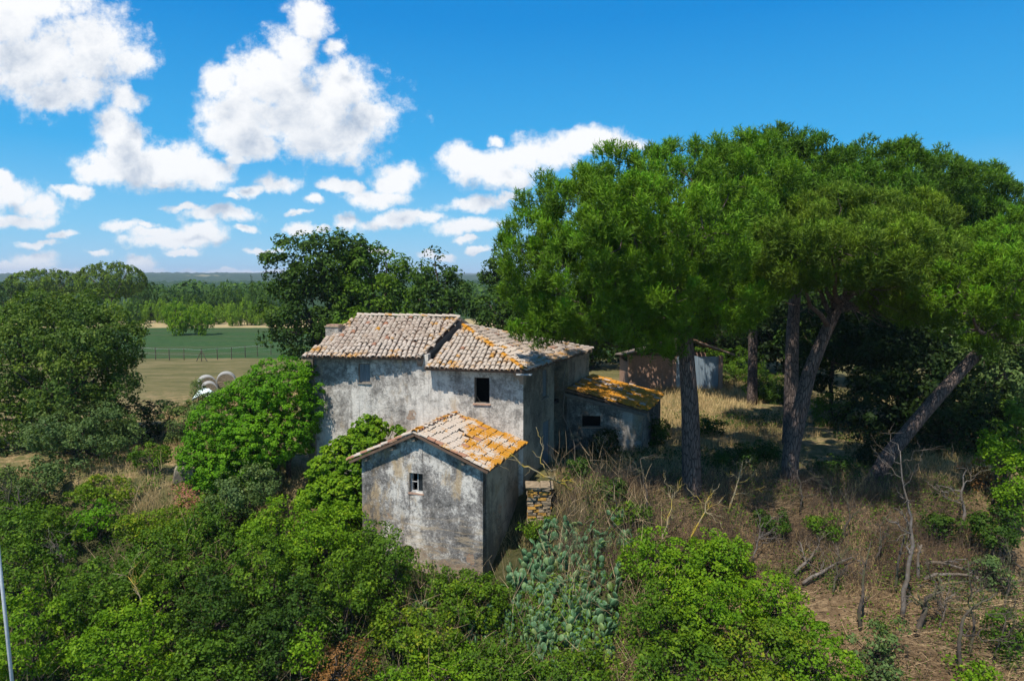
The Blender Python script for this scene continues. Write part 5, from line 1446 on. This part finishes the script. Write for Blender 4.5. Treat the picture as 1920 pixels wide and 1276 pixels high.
# ------------------------------------------------------------------ dead trees and bare branches
def bare(name, label, cat, pts, r0, r1, seed, mt='dead', nb=6, bl=1.0, depth=2, group=None, fine=5):
    rng = np.random.RandomState(seed); base = np.array(pts[0], float)
    root = empty(name, base, label, cat, group)
    q = [np.array(p_, float) - base for p_ in pts]
    fin = []
    for i in range(len(q) - 1):
        for k in range(3): fin.append(q[i] + (q[i + 1] - q[i]) * k / 3 + (rng.normal(size=3) * .03 if (i or k) else 0))
    fin.append(q[-1]); N = len(fin)
    rad = [r0 + (r1 - r0) * i / (N - 1) for i in range(N)]
    fin[0] = fin[0] + np.array((0, 0, -.15))
    mb = MB(); mb.tube(fin, rad, 8); mb.build('trunk', M[mt], root, smooth=True)
    ov = unit(fin[-1] - fin[0])
    def grow(mb, a, d, ln, r_, dep):
        e_ = a + d * ln
        pts_ = limb(mb, a, e_, r_, r_ * .3, rng, .16, 5, 5)
        if dep > 0:
            for j in range(fine if dep == 1 else 3):
                k = rng.randint(1, len(pts_)); dd_ = unit(d + rng.normal(size=3) * .55 + np.array((0, 0, .15)))
                grow(mb, pts_[k], dd_, ln * rng.uniform(.3, .6), r_ * .5, dep - 1)
    for j in range(nb):
        k = int(N * rng.uniform(.3, .98)); k = min(k, N - 1)
        d = unit(ov * .8 + rng.normal(size=3) * np.array((.8, .6, .5)))
        mb = MB(); grow(mb, fin[k], d, bl * rng.uniform(.5, 1.1), max(rad[k] * .6, .012), depth - 1); mb.build('branch', M[mt], root, smooth=True)
    return root
def G_(u, v, h=0.0): p = hit(u, v, h); return p
def line(pts_px, D0, dD=0.0):
    return [at(u, v, D0 + dD * i) for i, (u, v) in enumerate(pts_px)]
g0 = G_(1690, 1160)
bare('dead_tree', 'tallest bare grey dead tree standing in the brushwood', 'dead tree', [g0] + line([(1700, 1080), (1710, 1020), (1708, 970), (1695, 920), (1688, 845)], g0[1] + .05), .09, .015, 701, nb=9, bl=1.2)
g0 = G_(1722, 1090)
bare('dead_tree', 'short broken dead stem next to the tallest dead tree', 'dead tree', [g0] + line([(1720, 1050), (1728, 1020)], g0[1]), .07, .03, 702, nb=3, bl=.4, depth=1)
g0 = G_(1680, 1110)
bare('dead_tree', 'thin dark dead stem behind the tallest dead tree', 'dead tree', [g0] + line([(1682, 1060), (1698, 1000), (1700, 960)], g0[1]), .06, .015, 703, mt='deaddark', nb=3, bl=.6)
g0 = G_(1612, 1180)
bare('dead_tree', 'dark leaning dead sapling above the sparse grey-green shrub', 'dead tree', [g0] + line([(1614, 1130), (1620, 1080), (1633, 1015)], g0[1]), .08, .015, 704, mt='deaddark', nb=5, bl=.5)
g0 = G_(1800, 1262)
bare('dead_tree', 'bare dark sapling spreading wide near the lower corner', 'dead tree', [g0] + line([(1798, 1200), (1806, 1160), (1830, 1135), (1870, 1110)], g0[1]), .075, .02, 705, mt='deaddark', nb=9, bl=1.3)
g0 = G_(1822, 1230)
bare('dead_tree', 'second thin bare sapling beside the spreading one', 'dead tree', [g0] + line([(1824, 1170), (1822, 1110), (1815, 1050)], g0[1]), .05, .012, 706, mt='deaddark', nb=7, bl=.8)
g0 = G_(1715, 1190)
bare('dead_tree', 'twisted dark dead trunk curling over the brushwood', 'dead tree', [g0] + line([(1732, 1150), (1740, 1120), (1765, 1105), (1758, 1080)], g0[1]), .10, .03, 707, mt='deaddark', nb=6, bl=1.0)
g0 = G_(1800, 1000)
bare('dead_tree', 'pale dead tree against the dark thicket', 'dead tree', [g0] + line([(1808, 960), (1802, 920), (1812, 880)], g0[1]), .08, .02, 708, nb=6, bl=1.2)
for i, (pa, mt_, lab) in enumerate((([(1733, 1078), (1790, 1076), (1850, 1082), (1920, 1088)], 'dead', 'long pale fallen branch lying across the brushwood'),
                           ([(1733, 1050), (1780, 1058), (1850, 1078)], 'dead', 'upper pale fallen branch meeting the long one'),
                           ([(1505, 1086), (1550, 1065), (1598, 1044)], 'dead', 'grey fallen log beside the pointed acacia shrub'),
                           ([(1490, 1068), (1520, 1048), (1528, 1030)], 'dead', 'short forked dead branch above the grey fallen log'),
                           ([(1880, 1020), (1900, 1050), (1925, 1075)], 'deaddark', 'dark fallen branch at the picture edge'))):
    bare('fallen_branch', lab, 'branch', [G_(u, v, .35) for u, v in pa], .07, .03, 720 + i, mt=mt_, nb=6, bl=.9)
for i, (u, v, tu, tv, mt_, lab) in enumerate(((1560, 1110, 1572, 1050, 'deaddark', 'small dead sapling above the edge of the acacia shrubs'),
        (1880, 1150, 1895, 1040, 'deaddark', 'bare dead sapling between the fallen branches and the picture edge'),
        (1760, 1180, 1775, 1120, 'dead', 'low pale dead bush under the long fallen branch'),
        (1640, 1060, 1650, 985, 'deaddark', 'thin dead stem between the leaning pine and the tallest dead tree'),
        (1860, 1240, 1885, 1150, 'deaddark', 'dead sapling with a dense fan of twigs at the lower corner'),
        (1560, 960, 1552, 900, 'deaddark', 'leafless bush in shade between the curving and leaning trunks'))):
    g0 = G_(u, v); tp_ = at(tu, tv, g0[1] + .1)
    bare('dead_sapling', lab, 'dead sapling', [g0, (g0 + tp_) / 2 + np.array((.08, 0, .05)), tp_], .05, .012, 780 + i, mt=mt_, nb=11, bl=1.1, group='dead saplings on the brown bank', fine=6)
# branch reaching in front of the house corner
g0 = G_(1078, 925)
bare('bare_branch', 'long bare branch reaching from the ground to the annex roof edge', 'branch', [g0] + line([(1060, 908), (1030, 896), (1000, 880), (975, 866), (955, 850)], 28.6, -.25), .06, .014, 731, mt='lichenwood', nb=6, bl=1.1)
g0 = G_(1035, 900)
bare('bare_branch', 'upright pale twig rising beside the house corner', 'branch', [g0] + line([(1022, 880), (1012, 868), (1017, 838), (1010, 815), (1005, 800)], 28.2), .03, .008, 732, mt='lichenwood', nb=3, bl=.5, depth=1)
g0 = G_(1085, 910)
bare('bare_sapling', 'tall thin bare sapling in front of the porch', 'sapling', [g0] + line([(1079, 860), (1075, 822), (1056, 780), (1058, 720), (1064, 660)], 30.5), .035, .01, 733, mt='deaddark', nb=6, bl=1.0)
for i, (u, v, ut, vt, mt_, lab) in enumerate(((1150, 1000, 1150, 900, 'deaddark', 'bare dark stems under the low dark elder'), (1215, 1000, 1200, 860, 'deaddark', 'bare stem near the lean-to corner'),
        (1240, 1020, 1262, 925, 'lichenwood', 'bush of lichen-yellow bare stems nearest the cactus'), (1290, 1020, 1330, 930, 'lichenwood', 'longest lichen-yellow stems leaning away from the straight pine'), (1365, 960, 1392, 870, 'lichenwood', 'yellowish bare twigs beside the straight pine trunk'),
        (1410, 1050, 1425, 990, 'dead', 'bare grey twigs above the acacia shrubs'), (1500, 960, 1495, 880, 'deaddark', 'bare stem at the foot of the curving pine'), (1580, 1010, 1590, 940, 'deaddark', 'bare grey scrub between the curving and leaning pines'),
        (10, 960, 22, 900, 'deaddark', 'bare dead branches on the dry bank at the picture edge'), (40, 980, 30, 910, 'deaddark', 'second bare dead stem on the dry bank'), (285, 1210, 240, 1080, 'lichenwood', 'yellow dead branch sticking out of the broad glossy shrub'),
        (120, 1080, 105, 1020, 'dead', 'grey dead twigs in the green thicket'), (622, 1272, 630, 1225, 'dead', 'cut grey stump in the dry brown bush'))):
    g0 = G_(u, v, .1 if u > 700 else 1.0); tp_ = at(ut, vt, g0[1] + .1)
    bare('bare_shrub', lab, 'bare shrub', [g0, (g0 + tp_) / 2 + np.array((.1, 0, .1)), tp_], .045, .01, 740 + i, mt=mt_, nb=8 if i != 12 else 2, bl=.95 if i != 12 else .2, group='bare shrubs')

# ------------------------------------------------------------------ ground cover nobody could count
rng = np.random.RandomState(90)
def noise2(x, y, s, seed): return fbm2(x, y, seed, 4, 1 / s)
def ribbons(Pc, D_, ln, wd, bend, mt, name, label, tint, seg=3):
    n_ = len(Pc); side = nrm(np.cross(D_, rng.normal(size=(n_, 3)))); bd = nrm(np.cross(D_, side)) * bend
    Vv = []
    for k in range(seg + 1):
        t = k / seg
        c = Pc + D_ * ln * t + bd * ln * (t * t) 
        w_ = wd * (1 - .7 * t)
        Vv += [c - side * w_ * .5, c + side * w_ * .5]
    V = np.stack(Vv, 1).reshape(-1, 3); base = np.arange(n_)[:, None] * (2 * (seg + 1))
    Fs = [np.concatenate([base + 2 * k, base + 2 * k + 1, base + 2 * k + 3, base + 2 * k + 2], 1) for k in range(seg)]
    o = new_obj(name, fmesh(name, V, np.concatenate(Fs), mt, np.repeat(tint, 2 * (seg + 1))))
    return tag(o, label, kind='stuff')
# brushwood on the right bank
n_ = 38000
x = rng.uniform(1.5, 20, n_); y = rng.uniform(15.5, 30.2, n_)
keep = (x + noise2(x, y, 2.0, 3) * 1.2 > 3.2 + (y > 27) * 0) & (noise2(x, y, 1.2, 4) > -1.0); x, y = x[keep], y[keep]; n_ = len(x)
heap = np.clip(noise2(x, y, 1.6, 6), 0, 1) * .45
z = gz(x, y) + rng.uniform(0, 1, n_) * (.06 + heap)
ang = noise2(x, y, 1.1, 8) * 3.0 + rng.normal(size=n_) * .9
D_ = nrm(np.stack([np.cos(ang), np.sin(ang) * .9, rng.uniform(-.15, .35, n_) - .25 * np.sin(ang)], -1))
ribbons(np.stack([x, y, z], -1), D_, rng.uniform(.2, 1.0, (n_, 1)), rng.uniform(.007, .021, (n_, 1)), rng.uniform(-.6, .6, (n_, 1)), M['brush'], 'brushwood', 'tangle of dry brown bramble stems covering the bank', np.clip((rng.rand(n_) ** 1.6 * .9 + heap * .5 + noise2(x, y, 1.5, 9) * .3) * (1 - .6 * smooth01((y + noise2(x, y, 2, 14) - 24.3) / 2.0)), 0, 1), seg=2)  # upper band of stems darkened: pine crown shade put into the tint
# dry scrub: fine grey-brown twigs
n_ = 20000
cx = rng.uniform(2.0, 19, 420); cy = rng.uniform(24.8, 30.5, 420)
I = rng.randint(0, 420, n_)
x = cx[I] + rng.normal(size=n_) * .22; y = cy[I] + rng.normal(size=n_) * .22
D_ = nrm(np.stack([(x - cx[I]) * 1.5, (y - cy[I]) * 1.5, np.ones(n_)], -1) + rng.normal(size=(n_, 3)) * .35)
ribbons(np.stack([x, y, gz(x, y)], -1), D_, rng.uniform(.4, 1.25, (n_, 1)), rng.uniform(.006, .014, (n_, 1)), rng.uniform(-.3, .3, (n_, 1)), M['browntwig'], 'dry_scrub', 'fine grey-brown scrub under the pines', rng.rand(n_), seg=2)
# green and straw clumps breaking the brown bank
n_ = 26000
cx = rng.uniform(2.5, 20, 150); cy = rng.uniform(19, 31, 150); I = rng.randint(0, 150, n_); sz = rng.uniform(.2, .7, 150)
x = cx[I] + rng.normal(size=n_) * sz[I]; y = cy[I] + rng.normal(size=n_) * sz[I] * .8
V, Fc = leaf_quads(np.stack([x, y, gz(x, y) + rng.uniform(0, 1, n_) * sz[I]], -1), np.tile((0, -.2, 1.0), (n_, 1)), .10, rng, .8, .6)
tag(new_obj('weeds', fmesh('weeds', V, Fc, L['mid'], np.repeat(np.clip(rng.rand(n_) * .6 + (I % 5) * .1, 0, 1), 4))), 'low green weeds dotting the brown bank', kind='stuff')
# grasses
def grass(n_, xr, yr, cond, hr, mt, name, label, wd=.014, seed=1):
    x = rng.uniform(*xr, n_); y = yr[0] + (yr[1] - yr[0]) * rng.rand(n_) ** 1.35
    k = cond(x, y); x, y = x[k], y[k]; n_ = len(x)
    D_ = nrm(np.stack([rng.normal(size=n_) * .35, rng.normal(size=n_) * .35, np.ones(n_)], -1))
    return ribbons(np.stack([x, y, gz(x, y) - .02], -1), D_, rng.uniform(*hr, (n_, 1)), wd * rng.uniform(.7, 1.4, (n_, 1)) * (1 + (y[:, None] - 25).clip(0) * .03), rng.uniform(-.4, .4, (n_, 1)), M[mt], name, label, np.clip(rng.rand(n_) * .7 + .3 * (noise2(x, y, 3, 12) + .5), 0, 1), seg=2)
def outside_house(x, y):
    s = (x - A2[0]) * fd[0] + (y - A2[1]) * fd[1]; t = (x - A2[0]) * dS[0] + (y - A2[1]) * dS[1]
    return ~((x > -9.6 + (y - 32.3) * .42) & (x < 8.8) & (y > 31.0) & (y < 41) & (x < .6 + (y - 30.6) * .43 + 5.0 * (y > 36)))
grass(44000, (2, 24), (28.5, 60), lambda x, y: outside_house(x, y) & (noise2(x, y, 2.2, 31) > -.25) & (x * .8 > y * .2 - 6), (.22, .6), 'drygrass', 'dry_grass', 'straw-coloured tall grass under the pines')
grass(42000, (-24, -5), (29.5, 56), lambda x, y: outside_house(x, y) & (noise2(x, y, 1.8, 32) > -.35), (.15, .5), 'drygrass', 'dry_grass', 'straw-coloured grass on the bank beside the ivy mound')
grass(9000, (2.5, 19), (20, 30), lambda x, y: noise2(x, y, .9, 36) > .25, (.25, .7), 'drygrass', 'dry_grass', 'straw-coloured clumps among the brushwood')
grass(26000, (-24, 24), (28, 75), lambda x, y: outside_house(x, y) & (noise2(x, y, 2.5, 33) > .1), (.12, .4), 'greengrass', 'green_grass', 'patches of olive green grass')
grass(9000, (-3, 4), (20, 29.5), lambda x, y: (noise2(x, y, 1.5, 35) > -.2), (.2, .5), 'drygrass', 'dry_grass', 'straw-coloured grass round the prickly pears')
n_ = 7000
tx = rng.uniform(-18, 6, 240); ty = rng.uniform(16, 31, 240); I = rng.randint(0, 240, n_)
x = tx[I] + rng.normal(size=n_) * .3; y = ty[I] + rng.normal(size=n_) * .3
k = ~((x > -7.2) & (x < 1) & (y > 26.3)) & ~((x > -16) & (x < -7) & (y > 28)); x, y, I = x[k], y[k], I[k]; n_ = len(x)
D_ = nrm(np.stack([(x - tx[I]) * 1.2, (y - ty[I]) * 1.2 - .2, np.ones(n_)], -1) + rng.normal(size=(n_, 3)) * .4)
ribbons(np.stack([x, y, gz(x, y) + rng.uniform(.3, 1.9, n_)], -1), D_, rng.uniform(.3, 1.1, (n_, 1)), rng.uniform(.006, .016, (n_, 1)), rng.uniform(-.4, .4, (n_, 1)), M['brush'], 'dry_twigs', 'bare dry twigs poking out of the slope thickets', rng.rand(n_))
# leafy undergrowth over the green part of the slope
n_ = 95000
x = rng.uniform(-18, 5.5, n_); y = rng.uniform(13, 32.5, n_)
keep = (noise2(x, y, 1.6, 51) > -.55 - .3 * (y < 26)) & (x < 3.2 + noise2(x, y, 2, 52) + (y < 24) * 2) & ~((np.abs(x + 10.2 - (y - 30) * .3) < 1.3) & (y > 28)) & (y < 32.5 - 1.2 * (noise2(x, y, 2.5, 53) + .6)) & ~((x > -1.2) & (y > 26.5))
x, y = x[keep], y[keep]; n_ = len(x)
hgt = np.clip(noise2(x, y, 1.1, 54) * .5 + .45, .06, 1.1)
Cn = np.stack([x, y, gz(x, y) + hgt * rng.uniform(.25, 1, n_) ** .6], -1)
V, Fc = leaf_quads(Cn, np.tile((0, -.25, 1.0), (n_, 1)), .115, rng, .75, .6)
tag(new_obj('undergrowth', fmesh('undergrowth', V, Fc, L['mid'], np.repeat(np.clip(.25 + .35 * (noise2(x, y, 1.4, 56)) + .5 * rng.rand(n_), 0, 1), 4))), 'bramble and weed undergrowth covering the slope', kind='stuff')
# weeds under the grove
n_ = 30000
x = rng.uniform(3, 26, n_); y = rng.uniform(26.5, 46, n_)
keep = (noise2(x, y, 1.7, 61) > .25) & outside_house(x, y); x, y = x[keep], y[keep]; n_ = len(x)
Cn = np.stack([x, y, gz(x, y) + rng.uniform(.02, .4, n_)], -1); V, Fc = leaf_quads(Cn, np.tile((0, -.2, 1.0), (n_, 1)), .14, rng, .8, .6)
tag(new_obj('undergrowth', fmesh('undergrowth', V, Fc, L['dark'], np.repeat(rng.rand(n_), 4))), 'dark weeds growing in the shade of the pines', kind='stuff')

# ------------------------------------------------------------------ tiny houses on the far ridge
for i, (u, v, D, wd, lab) in enumerate(((386, 521, 2500, 16, 'tiny pale house on the far ridge above the hedge gap'), (420, 523, 2400, 11, 'tiny cream house lower down the far ridge'),
                                        (335, 520, 2700, 14, 'tiny white house alone on the far ridge beside the clouds'), (470, 524, 2300, 12, 'tiny house next to the walnut tree top on the far ridge'))):
    c = at(u, v, D); root = empty('far_house', (c[0], c[1], c[2] - 4), lab, 'house', 'houses on the far ridge', rz=.3 * i)
    mb = MB(); mb.box((0, 0, 0), (wd / 2, 5, 5)); mb.build('wall', M['wframe'], root)
    mb = MB(); a_ = wd / 2 + .6; mb.add([(-a_, -5.6, 4.9), (a_, -5.6, 4.9), (a_, 5.6, 4.9), (-a_, 5.6, 4.9), (-a_, 0, 7.4), (a_, 0, 7.4)], [(0, 1, 5, 4), (2, 3, 4, 5), (0, 4, 3), (1, 2, 5), (3, 2, 1, 0)]); mb.build('roof', M['tile_r'], root)
    for k in (-1, 1):
        mb = MB(); mb.box((k * wd * .25, -5.05, 1.5), (.7, .06, 1.0)); mb.build('window', M['dark'], root)
